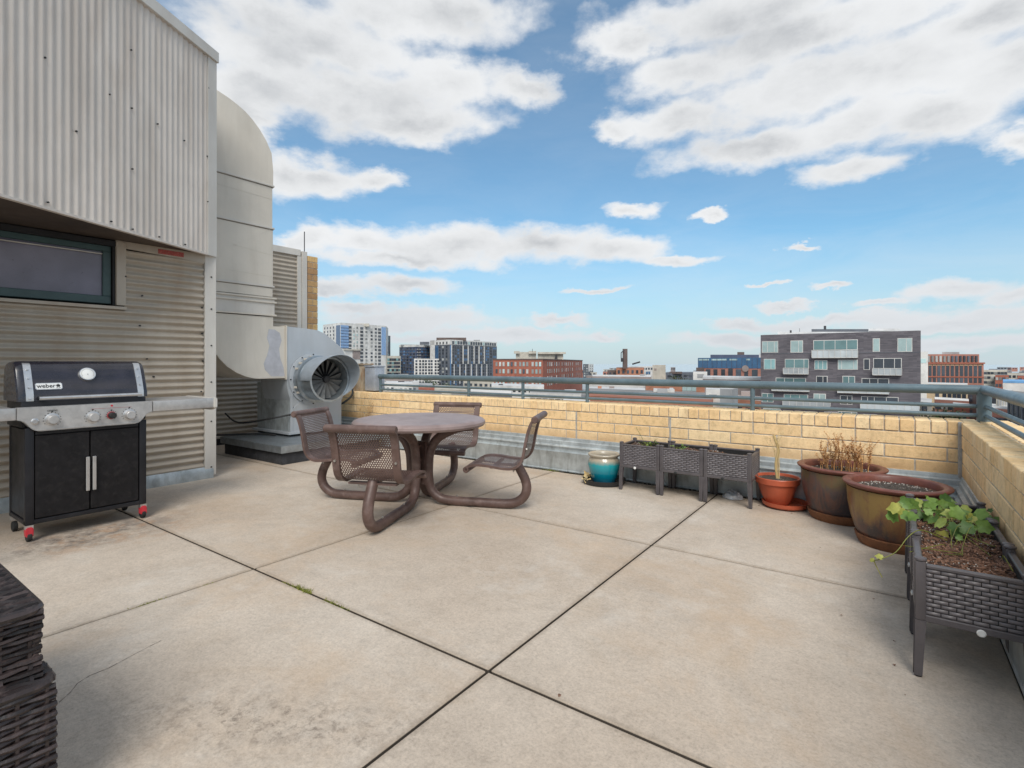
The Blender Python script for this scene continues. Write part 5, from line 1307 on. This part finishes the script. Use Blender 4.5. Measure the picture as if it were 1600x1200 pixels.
# --- grey brick apartment block
G=Bld('apartment_building','dark grey brick apartment block with pale windows and glass balconies behind the railing',[(1188.5,98),(1438.7,84.2)],523.6,16,'cgrey','croof')
def gz(x,y): return (1180+x/5.926,500+y/5.926)
def gwin(x0,y0,x1,y1,mat,mull=(),name='window'):
    a=gz(x0,y0); b=gz(x1,y1)
    f=G.px(0,a[0],a[1],b[0],b[1],'cwhite',name,th=.05)
    w=f.scale[0]; h=f.scale[2]; t=.10
    p=bpy.data.objects.new('pane',ubox(mat)); COL.objects.link(p); p.parent=f; p.location=(t/w,-.25,t/h); p.scale=(1-2*t/w,.9,1-2*t/h)
    for mx in mull:
        q=bpy.data.objects.new('mullion',ubox('cwhite')); COL.objects.link(q); q.parent=f; q.location=(mx-.04/w,-.35,0.01); q.scale=(.08/w,.95,.98)
    return f
for a in ((62,196,213,303,'gpale',(.35,.77)),(327,190,443,302,'gpale',(.65,)),(1088,170,1155,295,'gpale',()),(1317,167,1455,295,'gpale',(.6,)),
 (80,360,188,457,'gteal',(.62,)),(548,372,668,460,'gteal',(.3,.65)),(765,368,950,460,'gpale',(.2,.8)),(1003,358,1062,462,'gdark',()),
 (538,184,950,278,'gteal',(.25,.5,.76)),(275,360,497,447,'gteal',(.4,.8)),(1093,353,1357,450,'gdark',(.37,.75)),
 (565,518,670,605,'gdark',(.6,)),(808,518,925,605,'gteal',(.5,)),(190,535,470,605,'gteal',(.3,.6)),(985,540,1240,612,'gdark',(.3,.6)),
 (60,678,170,762,'gteal',(.5,)),(265,688,490,748,'gteal',(.28,.66)),(540,682,655,752,'gpale',(.5,)),(785,698,900,782,'gdark',(.6,)),(980,710,1328,772,'gdark',(.18,.36,.68)),
 (75,818,235,890,'gteal',(.4,.8)),(380,845,560,900,'gdark',(.5,)),(640,850,760,900,'gdark',(.5,)),(765,848,945,905,'gteal',(.2,.7)),(1000,872,1130,930,'gdark',(.5,)),(1300,890,1440,940,'gdark',(.5,))):
    gwin(*a)
for (x0,y0,x1,y1,n) in ((528,280,952,352,8),(265,446,497,502,5),(1087,449,1357,512,5),(160,598,505,660,7),(765,608,1240,680,7),(260,745,700,803,7),(975,768,1520,832,8)):
    a=gz(x0,y0); b=gz(x1,y1)
    sl_=G.px(0,a[0],b[1]-.9,b[0],b[1],'cwhite','balcony',off=.35,th=.36)
    gl_=G.px(0,a[0],a[1],b[0],b[1]-.9,'bglass','balcony_glass',off=.68,th=.02)
    G.px(0,a[0],a[1]-.5,b[0],a[1]+.1,'cwhite','balcony_rail',off=.70,th=.05)
    for k in range(n+1):
        u=a[0]+(b[0]-a[0])*k/n; G.px(0,u-.36,a[1],u+.36,b[1]-.9,'cwhite','balcony_post',off=.72,th=.04)
G.px(0,1188.6,551.2,1438,551.9,'cslate','string_course',th=.05); 
G.roofbox(1215,1408,518.4,524,99,10,'croof','penthouse'); G.roofbox(1268,1357,514.2,518.5,100,8,'cslate','penthouse'); G.roofbox(1287,1291,509,515,100,1,'cdark','vent'); G.roofbox(1249,1249.6,513,519,99.5,.1,'cdark','antenna')
G.roofbox(1234,1237,516,520,99,.5,'cdark','vent'); G.roofbox(1357,1406,513.4,517,92,8,'croof','penthouse')
# --- white tower
Tw=Bld('residential_tower','tall white residential tower with blue glass corners beside the fan hood',[(504.5,455),(532,430),(603,470)],507.5,30,'cwhite')
Lh=Tw.L(1)
rows=[2.5+3.05*i for i in range(17)]
def ff(f,u): return Tw.fs(f,u,540)[0]/Tw.L(f)
Tw.win(0,Tw.fs(0,525.5,540)[0],Tw.L(0)*.98,GZ+2,Tw.zt-2,'gblue','glass_bay')
Tw.win(1,.2,Tw.fs(1,544.5,540)[0],Tw.zt-21,Tw.zt-2,'gsky','glass_bay')
Tw.win(1,Tw.fs(1,596,540)[0],Lh-.2,Tw.zt-26,Tw.zt-1.2,'gsky','glass_bay')
for i in range(8):
    z=Tw.zt-2-2.35*i-2.3; Tw.win(1,.1,Tw.fs(1,545,540)[0],z,z+.3,'cnavy','floor_band',th=.5)
for u in (547,):
    for r in rows[:7]: Tw.win(1,Tw.fs(1,544.8,540)[0],Tw.fs(1,549,540)[0],Tw.zt-r-1.7,Tw.zt-r+.2,'gdark','balcony_recess')
for r in rows: Tw.win(1,Tw.fs(1,562.8,540)[0],Tw.fs(1,567.2,540)[0],Tw.zt-r-1.9,Tw.zt-r,'gdark','balcony_recess'); Tw.win(1,Tw.fs(1,590.8,540)[0],Tw.fs(1,594.8,540)[0],Tw.zt-r-1.9,Tw.zt-r,'gdark','balcony_recess')
Tw.n=0
Tw.grid(1,[ff(1,553),ff(1,558)],rows[:7],1.4,1.6,['gwhite','gpale'],cap=70)
Tw.grid(1,[ff(1,572.3),ff(1,580.5),ff(1,587)],rows,2.0,1.6,['gdark','gwhite'],cap=85)
Tw.grid(0,[ff(0,507.5),ff(0,512),ff(0,516.5),ff(0,521.5)],rows[:8],1.5,1.7,['gdark'],cap=100)
Tw.win(1,Tw.fs(1,537,540)[0],Tw.fs(1,563,540)[0],Tw.zt-22.6,Tw.zt-21.6,'cbeige','ledge',th=1.2)
Tw.win(1,Tw.fs(1,551,540)[0],Tw.fs(1,562.6,540)[0],Tw.zt-30,Tw.zt-22.8,'cmauve','lower_wing'); 
Tw.roofbox(555,577,505.5,510,450,6,'cbeige'); Tw.done()
S=Bld('office_tower','narrow dark green glass tower edge just right of the white tower',[(600,520),(610,530)],524,16,'cslate'); S.grid(0,[.62],rg_(14,2.8,1.2),2.6,1.9,['gteal','gblue','gdark']); S.done()
S=Bld('office_building','grey green glass block between the white tower and the navy tower',[(600,470),(626,480)],556,20,'cbeige'); S.grid(0,[.25,.38,.52,.65,.78,.9],rg_(8,3.2,2.2),2.0,2.2,['gteal','gdark','gdark']); S.done()
# --- navy towers
N1=Bld('residential_tower','navy blue tower with a white parapet behind the small white gridded block',[(624,505),(650,490),(672,510)],541.5,24,'cnavy')
N1.grid(0,fr(5,.02,.98),rg_(14,2.75,1.4),2.0,1.6,['gblue','gdark','gdark'],cap=60); N1.grid(1,[.18,.42,.68,.9],rg_(14,2.75,1.4),2.1,1.7,['gdark','gdark','gblue'],cap=100)
for f in (0,1):
    N1.win(f,-.1,N1.L(f)+.1,N1.zt-.7,N1.zt+1.4,'cwhite','parapet')
    for i in range(14): N1.win(f,0,N1.L(f),N1.zt-3.45-2.75*i,N1.zt-3.28-2.75*i,'cgray','floor_band',th=.4)
for i in range(9): N1.win(1,N1.L(1)*.08,N1.L(1)*.3,N1.zt-3.2-2.75*i,N1.zt-2.7-2.75*i,'cwhite','balcony')
N1.roofbox(656,671,534,538.5,500,5,'cslate'); N1.roofbox(626,648,538.3,540.2,500,5,'cgray'); N1.done()
N2=Bld('residential_tower','large navy and slate tower with white fins and a brown rooftop box',[(672.5,500),(703,478),(776,535)],532.4,28,'cslate')
ztt=N2.zt
for f in (0,1): N2.win(f,-.1,N2.L(f)+.1,ztt-4.4,ztt+.1,'cwhite','parapet')
N2.win(0,-.2,N2.L(0)*.24,GZ,ztt+.2,'cwhite','stair_shaft')
N2.grid(0,[.36,.52,.68,.86],[1.6],2.0,2.4,['gdark'])
N2.n=0
cols=fr(18,0.02,.99)
def up(mb):pass
for i,c in enumerate(fr(18,.03,.98)):
    sc=c*N2.L(1); N2.win(1,sc-1.3,sc+1.3,ztt-3.8,ztt-1.0,random.choice(['gdark','gdark','gpale']),th=.6)
rowsN=rg_(14,2.85,5.6)
for c in (.05,.22,.37,.54,.69,.86):
    for r in rowsN:
        s0=c*N2.L(1); N2.win(1,s0-1.0,s0+1.5,ztt-r-1.7,ztt-r,random.choice(['cdark','gdark']),'balcony_recess')
N2.grid(1,[.11,.16,.29,.33,.44,.48,.60,.64,.76,.80,.93,.97],rowsN,1.9,1.9,['gdark','gblue','gdark'],cap=100)
N2.win(0,N2.L(0)*.26,N2.L(0)*.42,GZ,ztt-4.8,'gblue','glass_bay'); N2.win(1,0.1,N2.L(1)*.02,GZ,ztt-4.8,'gblue','glass_bay')
N2.grid(0,[.5,.66,.84],rowsN,2.3,1.9,['gdark','gdark','gwhite'],cap=130)
for i,u in enumerate((705,723,731,740,748,756)): a,_=N2.fs(1,u,560); N2.win(1,a-.35,a+.35,ztt-22,ztt-4.8,'cwhite','fin',th=.9)
for i,u in enumerate((709,718,727,736,744,752,760)): a,_=N2.fs(1,u,560); N2.win(1,a-.35,a+.35,GZ+4,ztt-22.4,'croof','fin',th=.9)
N2.roofbox(682,728.5,527.5,532.5,492,14,'cbrown','rooftop_plant'); N2.roofbox(740,750,531,535,520,5,'cgray'); N2.done()
W=Bld('office_building','small white gridded block with square dark windows in front of the navy towers',[(647,400),(686,405)],560.5,22,'cwhite')
W.grid(0,[.09,.24,.36,.47,.60,.70,.86,.97],rg_(9,2.33,1.0),1.5,1.5,['gdark']); W.done()
# --- red brick office with beige penthouse
RB=Bld('brick_office','long red brick office with rows of pale windows and a beige rooftop storey',[(770.5,290),(848,276),(910,420)],561.4,40,'cred','ctar')
def rx(x): return 760+x/5
for (r,h) in ((1.5,2.3),(5.4,2.3),(9.3,2.3),(12.4,2.2)):
    for x in (80,108,135,172,198,228,265,292,320,362,392,420):
        a,_=RB.fs(0,rx(x),570); RB.win(0,a-.6,a+.6,RB.zt-r-h,RB.zt-r,random.choice(['gwhite','gwhite','gpale','gdark']))
    for x in (478,495,510,530,548,565,590,606,622,638,655,672,700,715,730):
        a,_=RB.fs(1,rx(x),570); RB.win(1,a-.75,a+.75,RB.zt-r-h,RB.zt-r,random.choice(['gwhite','gpale','gdark']))
for f in (0,1): RB.win(f,-.1,RB.L(f)+.1,RB.zt-.3,RB.zt+.25,'cbrown','cornice',th=.3)
RB.roofbox(806,838,550,562,305,12,'cbeige','penthouse'); RB.roofbox(840,880,552,562,330,12,'cbeige','penthouse'); RB.roofbox(803,812,548.5,552.5,303,3,'cbeige'); RB.roofbox(826,838,548.5,552.5,303,3,'cbeige'); RB.roofbox(840,884,550,553,328,6,'cbeige'); RB.roofbox(867,871,555,562,326,3,'cdark'); RB.roofbox(831.5,832.2,545,550,303,.3,'cdark','antenna'); RB.done()
S=Bld('residential_tower','small distant grey block just right of the red brick office',[(911,650),(920,640),(927,655)],569,20,'cslate'); S.grid(0,[.3,.7],rg_(5,3,1.5),2.2,1.8,['gwhite']); S.grid(1,[.25,.75],rg_(5,3,1.5),2,1.8,['gdark']); S.win(1,-.1,S.L(1)+.1,S.zt-9,S.zt,'cwhite','white_face',th=.3); S.done()
# --- chimney group
S=Bld('brick_warehouse','low orange brick warehouse with a tall square chimney on the skyline',[(963,250),(1006,255)],574.5,20,'corange','ctar'); S.grid(0,fr(6),[1.2],1.2,1.6,['gdark'])
a=atd(973.5,545,249); b=atd(980.5,545,249)
ch=MB().prism([(a.x,a.y),(b.x,b.y),(b.x-.9,b.y+1.5),(a.x-.9,a.y+1.5)],'z',EYE+249*(V0-576)/FPX,a.z).build('chimney','cbrown',S.o)
c=atd(972,560,248); MB().box((c.x-.5,c.y-.5,c.z-1.6),(c.x+.6,c.y+.6,c.z+.2),.2).build('bracket','cdark',ch); c=atd(970.5,551,248); MB().tube([c,atd(976,547,248)],.22,6).tube([c,atd(970.5,560,248)],.2,6).build('stay','cdark',ch); S.done()
S=Bld('brick_shed','flat roofed small brown brick block left of the chimney warehouse',[(949,265),(964,265)],578.5,14,'cbrown','ctar'); S.grid(0,[.3,.7],[1],.9,1,['gdark']); S.done()
S=Bld('loft_building','white loft building with a row of small dark windows right of the chimney',[(982,330),(1020,340)],572.8,18,'cwhite','croof'); S.grid(0,fr(9),[.8],1.3,1.2,['gdark']); S.grid(0,[.75,.85],[3.2],1.6,1.8,['gblue']); 
MB().tube([atd(988,569,329),atd(1000,565.5,329)],.5,6).build('antenna','cdark',S.o); S.done()
S=Bld('stair_tower','plain cream windowless block right of the white loft building',[(1019.5,220),(1040,222)],570.3,9,'cbeige','croof'); S.win(0,.8,1.9,S.zt-2.2,S.zt-1.4,'cmauve','louvre'); S.done()
S=Bld('warehouse','dark low warehouse roof right of the cream block on the skyline',[(1041,260),(1083,270)],583,30,'cslate','cslate'); S.grid(0,fr(5),[1],2,1,['gdark']); S.roofbox(1046,1066,581,584,262,8,'cbrown'); S.done()
S=Bld('rooftop_cabin','white cabin with slatted vent below the blue glass building',[(1083,150),(1105,150)],581.5,8,'cwhite','croof'); S.win(0,1.2,3.0,S.zt-1.6,S.zt-.5,'cgray','louvre'); S.done()
# --- blue glass building
B=Bld('glass_office','blue mirrored glass office on a rose brick base left of the grey apartment block',[(1091,205),(1192,190)],559.5,24,'cred2','ctar')
B.win(0,.0,B.L(0),B.zt-3.9,B.zt+.05,'gnavy','glass_band',th=.1)
for k in range(13): B.win(0,B.L(0)*k/13-.06,B.L(0)*k/13+.06,B.zt-3.8,B.zt,'cnavy','mullion',th=.2)
for (u0,u1) in ((1092,1108),(1112,1136),(1140,1152),(1166,1172)):
    a,_=B.fs(0,u0,562); b,_=B.fs(0,u1,562); B.win(0,a,b,B.zt-.95,B.zt-.35,'gpale','painted_reflection',th=.16)  # bright reflections on the glass band, painted as pale strips
B.roofbox(1110,1187,554.2,560,203,10,'cnavy','penthouse'); B.roofbox(1152,1163,550,554.5,204,4,'cbrown'); B.roofbox(1186,1190,552,560,196,4,'croof')
for (u0,v0,u1,v1) in ((1103,577,1110,588),(1115,577,1121,588),(1127,577,1133,592),(1138,576,1145,592),(1150,577,1158,590),(1163,577,1169,592),(1175,577.5,1184,588)): B.px(0,u0,v0,u1,v1,'gdark')
a,z=B.fs(0,1165,577); MB().lathe([(.0001,-.15),(1.2,-.15),(1.2,.0),(.0001,.0)],(0,0,0),20,'y').build('emblem_disc','cmauve',B.o,local=True)
eo=[o for o in B.o.children if o.name.startswith('emblem_disc')][0]; P0,P1=B.pts; e=(P1-P0).normalized(); q=P0+e*a; eo.location=Vector((q.x,q.y,EYE+202*(V0-575.5)/FPX))-wloc(B.o)-Vector((-e.y,e.x,0))*.3; eo.rotation_euler=(0,0,math.atan2(e.y,e.x))
B.win(0,-.6,B.L(0)*.1,B.zt-5.1,B.zt-3.7,'cbrown','corner_block',th=.6); B.done()
S=Bld('parking_structure','long mauve plain wall in front of the blue glass office',[(1098,112),(1190,104)],590,18,'cmauve','croof'); S.win(0,0,S.L(0),S.zt-.3,S.zt+.15,'croof','coping'); S.done()
# --- ornate red brick building right
O=Bld('brick_office','rose red brick office with tall narrow windows right of the grey apartment block',[(1441,188),(1537,180)],567,20,'cred2','cmauve')
for i,c in enumerate(fr(13,.02,.98)):
    s0=c*O.L(0); O.win(0,s0-.42,s0+.42,O.zt-4.6,O.zt-1.0,'gdark'); O.win(0,s0-.42,s0+.42,O.zt-6.9,O.zt-5.2,'gdark','arched_window'); O.win(0,s0-.42,s0+.42,O.zt-10.5,O.zt-7.6,'gdark')
    O.win(0,s0-.5,s0+.5,O.zt-.9,O.zt-.7,'ctan','lintel')
O.win(0,-.3,O.L(0)+.3,O.zt-.35,O.zt+.15,'cred','cornice',th=.35); O.win(0,-.1,O.L(0)+.1,O.zt-5.1,O.zt-4.75,'cred','band',th=.2)
pent=O.roofbox(1448,1530,553.4,567.2,190,12,'cred2','upper_storey')
e=(O.pts[1]-O.pts[0]).normalized()
for i in range(13):
    u=1451+i*6.25; a=atd(u-1.7,556,189.6); b=atd(u+1.7,556,189.6); m=MB(); m.prism([(a.x,a.y),(b.x,b.y),(b.x-.1,b.y+.3),(a.x-.1,a.y+.3)],'z',EYE+189.6*(V0-565.5)/FPX,a.z).build('window','gdark' if i>5 else 'gwhite',pent)
O.roofbox(1472,1499,550,553.5,194,5,'cgray'); O.done()
S=Bld('white_building','white building edge with a roof terrace between the grey block and the rose brick office',[(1436,150),(1450,150)],549.5,10,'cwhite','croof'); S.win(0,.2,2,S.zt-3.2,S.zt-2.0,'gpale'); S.done()
S=Bld('arcade_building','tan brick building with six small arched windows under the top rail',[(1448,150),(1512,144)],600,16,'ctan','croof')
for x in (825,890,935,980,1020,1065):
    u=1320+x/5.714; a,_=S.fs(0,u,615); zz=EYE+147*(V0-613)/FPX; S.win(0,a-.42,a+.42,zz-1.6,zz,'gdark','arched_window'); S.win(0,a-.55,a+.55,zz-.1,zz+.35,'cbeige','arch')
S.done()
S=Bld('brick_house','small bright red brick house right of the grey apartment block below the rails',[(1489,95),(1515,92)],634,10,'cred','croof'); S.grid(0,[.3,.7],[1],.7,1.3,['gdark']); S.done()
S=Bld('rowhouse','low row of shops with white awnings in front of the tan arcade',[(1460,118),(1514,112)],624,10,'cred2','cwhite'); S.grid(0,fr(5),[.7],1.2,1.4,['gdark','gwhite']); S.done()
S=Bld('annex','cream annex beside the lower right corner of the grey apartment block',[(1438,84),(1456,82)],628,12,'cbeige','croof'); S.win(0,.3,1.2,S.zt-2,S.zt-.6,'gdark'); S.done()
S=Bld('mauve_building','dark mauve brick block just left of the railing corner post',[(1512,120),(1545,114)],606,14,'cbrown','ctar'); S.grid(0,fr(3),[1.5,5],.9,1.6,['gdark']); S.done()
S=Bld('flat_building','slate block with a pale roof just right of the railing corner post',[(1541,80),(1582,76)],612,14,'cbrown','croof'); S.grid(0,fr(4),[1],.9,1.5,['gdark']); S.done()
hv=thing('rooftop_unit','tan rooftop cooling unit on the white roof right of the corner post','rooftop unit',(0,0,0)); a=atd(1556,621,62); b=atd(1577,621,62); hv.location=(a.x,a.y,a.z-1.2)
MB().prism([(a.x,a.y),(b.x,b.y),(b.x+.6,b.y+1.2),(a.x+.6,a.y+1.2)],'z',a.z-1.2,a.z,.05).build('casing','cbeige',hv)
for k in range(4): p=a.lerp(b,.12+.2*k); q=a.lerp(b,.25+.2*k); MB().prism([(p.x,p.y-.05),(q.x,q.y-.05),(q.x,q.y+.1),(p.x,p.y+.1)],'z',a.z-1.0,a.z-.2).build('grille','cgray',hv)
S=Bld('low_roof','low building with a wide white roof beneath the tan cooling unit',[(1541,60),(1600,56)],637,8,'cred2','cwhite'); S.grid(0,fr(6),[1],.6,.9,['gdark']); S.done()
S=Bld('dark_building','dark brown building with vertical pilasters at the far right edge',[(1577,52),(1680,42)],618,12,'cbrown','ctar')
for c in fr(12): S.win(0,c*S.L(0)-.25,c*S.L(0)+.2,S.zt-4.5,S.zt-.7,'gdark'); 
for c in fr(13,-.04,1.04): S.win(0,c*S.L(0)-.1,c*S.L(0)+.1,S.zt-4.8,S.zt-.3,'cslate','pilaster',th=.12)
S.done()
# far right skyline
S=Bld('cream_building','cream flat block on the skyline right of the rose brick office',[(1537,330),(1574,325)],578,20,'cbeige','croof'); S.grid(0,fr(7),[1.2,4,7],1.4,1.5,['gdark','gwhite']); S.roofbox(1545,1568,576.5,578.5,335,6,'cslate'); S.done()
S=Bld('brick_building','small red brick block in front of the cream block on the right skyline',[(1555,240),(1576,238)],586,14,'cred','ctar'); S.grid(0,fr(4),[1,4],.9,1.3,['gwhite','gdark']); S.done()
S=Bld('pale_building','pale terrace row at the far right skyline above the railing',[(1574,300),(1640,290)],583,16,'cbeige','ctar'); S.grid(0,fr(9),[1.2,4.2],1.3,1.4,['gdark']); S.done()
S=Bld('blue_roof_building','low building with a bright blue roof at the far right edge',[(1567,200),(1604,196)],595.5,30,'cwhite','cblue'); S.win(0,0,S.L(0),S.zt-.6,S.zt+.1,'cblue','fascia'); S.done()
S=Bld('brown_building','brown brick strip of flats at the far right edge of the skyline',[(1590,230),(1640,225)],587,14,'cred','ctar'); S.grid(0,fr(6),[1,4],1,1.3,['gdark']); S.done()
# --- low buildings seen between the rails
S=Bld('arched_brick_building','long low orange brick building with arched windows just beyond the parapet',[(920,62),(1114,52)],616,14,'corange','ctar')
for i,c in enumerate(fr(13,.0,1.0)):
    m=MB(); P0,P1=S.pts; e=(P1-P0).normalized(); n=Vector((-e.y,e.x,0)); q=P0+e*(c*S.L(0))
    zc=EYE+S.ds[0]*(V0-632)/FPX - c*.0
    zc=S.zt-1.25
    ring=[q-n*.04+e*(.42*math.cos(R(t)))+Vector((0,0,zc+.42*math.sin(R(t)))) for t in range(0,181,15)]+[q-n*.04-e*.42+Vector((0,0,zc-1.4)),q-n*.04+e*.42+Vector((0,0,zc-1.4))]
    m.bm.faces.new([m.bm.verts.new(p) for p in ring]); m.build('arched_window','gdark',S.o,fixn=False)
S.win(0,0,S.L(0),S.zt-.18,S.zt+.08,'cred2','cornice'); S.done()
def low(name,label,foot,v,dep,wall,roof,wins=None,units=()):
    S=Bld(name,label,foot,v,dep,wall,roof)
    if wins: S.grid(0,fr(wins[0]),wins[1],wins[2],wins[3],wins[4])
    for u in units: S.roofbox(*u)
    return S.done()
low('low_building','wide white roofed building behind the arched brick building',[(919,100),(1008,92)],600,14,'cwhite','cwhite',(8,[.8],.7,.7,['gdark']),((924,930,603,606,101,1,'corange'),(950,957,599,603,103,2,'cred'),))
low('low_building','second white roofed range just behind the arched brick building',[(921,76),(1008,72)],608,7,'cwhite','croof',(5,[1],.6,.5,['gdark']),((934,940,603.5,608,77,1,'corange'),(952,960,604,608.5,77,1,'cmauve')))
low('low_building','orange brick block with a blue grey glass panel left of the mauve wall',[(1009,88),(1101,82)],598,8,'corange','ctar',None,())
S=[o for o in bpy.data.objects if o.name.startswith('low_building')][-1]
tmp=Bld.__new__(Bld)
low('glass_stair','blue grey glazed stair block set in the orange brick wall',[(1066,80),(1088,79)],599,3,'cgray','croof',(3,[.3,1.3],.6,.8,['gpale']),())
low('rooftop_unit_house','pale rooftop plant room with grey louvres above the arched building',[(1021,66),(1054,64.5)],609,3,'cwhite','croof',None,((1027,1043,608,614,64,1.5,'cgray'),(1046,1052,606.5,610,65,1,'croof')))
low('hut','small white rooftop hut left of the grey stair box',[(1103,56),(1125.5,55)],608.5,3,'cwhite','croof',(1,[.5],.8,.35,['cgray']),())
low('grey_box','plain grey rooftop stair box below the mauve wall',[(1125,50),(1144,49),(1153,51)],607.5,2.5,'cgray','croof',(1,[2.0],.5,.5,['gdark']),())
low('low_building','orange brick wing with a mauve roof at the left foot of the grey apartment block',[(1150,60),(1189,57)],624,9,'corange','cmauve',(3,[.8],.6,.8,['gdark']),((1158,1172,612,624,66,2,'cmauve'),))
low('low_building','white flat building at the left end of the railing',[(590,130),(645,122)],598,16,'cwhite','croof',(8,[1],.8,.8,['gdark','gwhite']),((597,603,595,598.5,133,2,'cgray'),(622,632,596,598.5,133,3,'cdark')))
low('metal_roof_building','building with a sloping grey metal roof below the white gridded block',[(644,150),(676,146)],602,20,'cgray','cgray',(4,[.8],.8,.8,['gdark']),((645,655,596,602,152,6,'croof'),))
low('red_shed','bright red shed seen between the rails left of the table back seat',[(654,90),(679,88)],606.5,8,'cred','cred',(3,[.8],.5,.5,['gwhite']),())
low('low_building','beige flat roofed block between the red shed and the grey warehouse',[(679,105),(728,98)],607,16,'cbeige','cbeige',(6,[.8],.7,.6,['gdark','gwhite']),((690,697,605,607.5,106,2,'croof'),))
low('warehouse','large pale grey warehouse left of the red brick office',[(724,215),(772,205)],593,26,'cbeige','croof',(6,[1.5],1.4,1,['gdark']),((756,763,591,594,220,4,'cdark'),))
low('low_building','long white roofed block in front of the red brick office',[(768,170),(850,160)],602.5,20,'cwhite','croof',(10,[.9],.9,.9,['gdark']),((779,786,600.5,603,172,3,'cdark'),))
low('low_building','white roofed shed with a dark front just beyond the parapet near the second railing post',[(735,64),(800,60)],612,8,'cslate','cwhite',(7,[.5],.5,.6,['gdark']),((770,776,610,612,66,1,'cgray'),))
low('low_building','white and black loading building under the red brick office',[(828,88),(908,82)],613,10,'cwhite','cgray',(8,[.9],1.0,1.1,['gdark','cdark']),((855,862,611,613.5,90,1.5,'cred'),(882,900,609.5,613.5,90,2,'croof')))
low('low_building','cream low garage in front of the white and black loading building',[(880,62),(922,60)],626,5,'cbeige','croof',(3,[.4],.5,.5,['gdark']),())
low('red_building','low dark red strip of roofs behind the right hand seat',[(600,72),(735,66)],617,9,'cred2','ctar',(14,[.6],.5,.5,['gdark','gwhite']),((612,620,615,617.5,73,1,'croof'),(690,705,615,617.5,70,2,'cbeige')))
low('low_building','grey roofed row beyond the arched brick building and the chimney warehouse',[(925,180),(1018,172)],588,24,'cmauve','croof',(12,[1,3.4],.9,1,['gdark','gwhite']),((940,950,586,589,182,3,'cwhite'),(1000,1008,585,589,182,3,'cgray')))
# distant skyline houses
rd=random.Random(21)
for i in range(70):
    u=rd.choice([rd.uniform(905,1190),rd.uniform(905,1190),rd.uniform(1530,1640)]); d=rd.uniform(420,1500); wd_=rd.uniform(7,20); vt=rd.uniform(573.5,580) if d>800 else rd.uniform(576.5,583)
    S=Bld('distant_building','distant low building on the hazy skyline',[(u,d),(u+wd_,d*rd.uniform(.97,1.03))],vt,rd.uniform(12,30),rd.choice(['cbeige','cgray','croof','cmauve','cslate','cred2']),'ctar',group='distant buildings on the skyline')
    for k in range(3):
        s0=S.L(0)*(.12+.3*k); S.win(0,s0,s0+S.L(0)*.16,S.zt-3.2,S.zt-1.3,'gdark')
for i in range(26):
    u=rd.choice([rd.uniform(590,640),rd.uniform(915,1085),rd.uniform(1535,1650)]); d=rd.uniform(280,420); wd_=rd.uniform(10,30)
    S=Bld('mid_distance_building','flat roofed building standing in the middle distance of the city',[(u,d),(u+wd_,d*rd.uniform(.97,1.03))],rd.uniform(585,593),rd.uniform(12,26),rd.choice(['cbeige','cwhite','cred2','corange','cmauve','cgray','cbrown']),rd.choice(['croof','ctar']),group='flat roofed buildings in the middle distance')
    S.grid(0,fr(5),[1.3,4.6],1.1,1.4,['gdark','gwhite'],cap=20); S.done()
# trees
def tree(label,u,v,d,h,rad,n=900,group='trees among the rooftops'):
    c=atd(u,v,d); t=thing('tree',label,'tree',(c.x,c.y,GZ),group=None)
    m=MB(); m.tube(smooth_path([Vector((c.x,c.y,GZ)),Vector((c.x+.2,c.y,(GZ+c.z)/2)),Vector((c.x,c.y,c.z-rad*.2))],4),.35,8)
    for k in range(6):
        a=k*1.05; m.tube([Vector((c.x,c.y,c.z-rad*1.2)),Vector((c.x+rad*.6*math.cos(a),c.y+rad*.6*math.sin(a),c.z-rad*.3+.3*k%2))],.12,5)
    m.build('trunk','bark',t); m=MB(); cl=[(rd.gauss(0,.45)*rad,rd.gauss(0,.45)*rad,rd.gauss(-.3,.35)*rad) for _ in range(14)]
    for k in range(n):
        q=rd.choice(cl); p=Vector((c.x+q[0]+rd.gauss(0,.2)*rad,c.y+q[1]+rd.gauss(0,.2)*rad,c.z-rad*.4+q[2]+rd.gauss(0,.16)*rad)); dd=Vector((rd.gauss(0,1),rd.gauss(0,1),rd.gauss(0,.6)))
        m.leaf(p,dd,Vector((rd.gauss(0,1),rd.gauss(0,1),1)).normalized(),rad*.16,rad*.10)
    m.build('crown','treeleaf',t,fixn=False)
tree('green tree at the foot of the white gridded block',672,600,170,8,4.2)
tree('broad green tree in front of the large navy tower',690,601,165,8,3.6)
tree('dark green tree below the tan arcade building',1466,640,90,8,2.6)
tree('darker tree left of the small red brick house',1481,644,88,8,2.2)
tree('small green tree by the skyline warehouse right of the cream block',1062,588,200,8,4.5)
tree('dark green tree behind the white awnings',1452,647,75,8,1.8)
# ---- housekeeping: every individual keeps a truthful label; object coordinates stay local
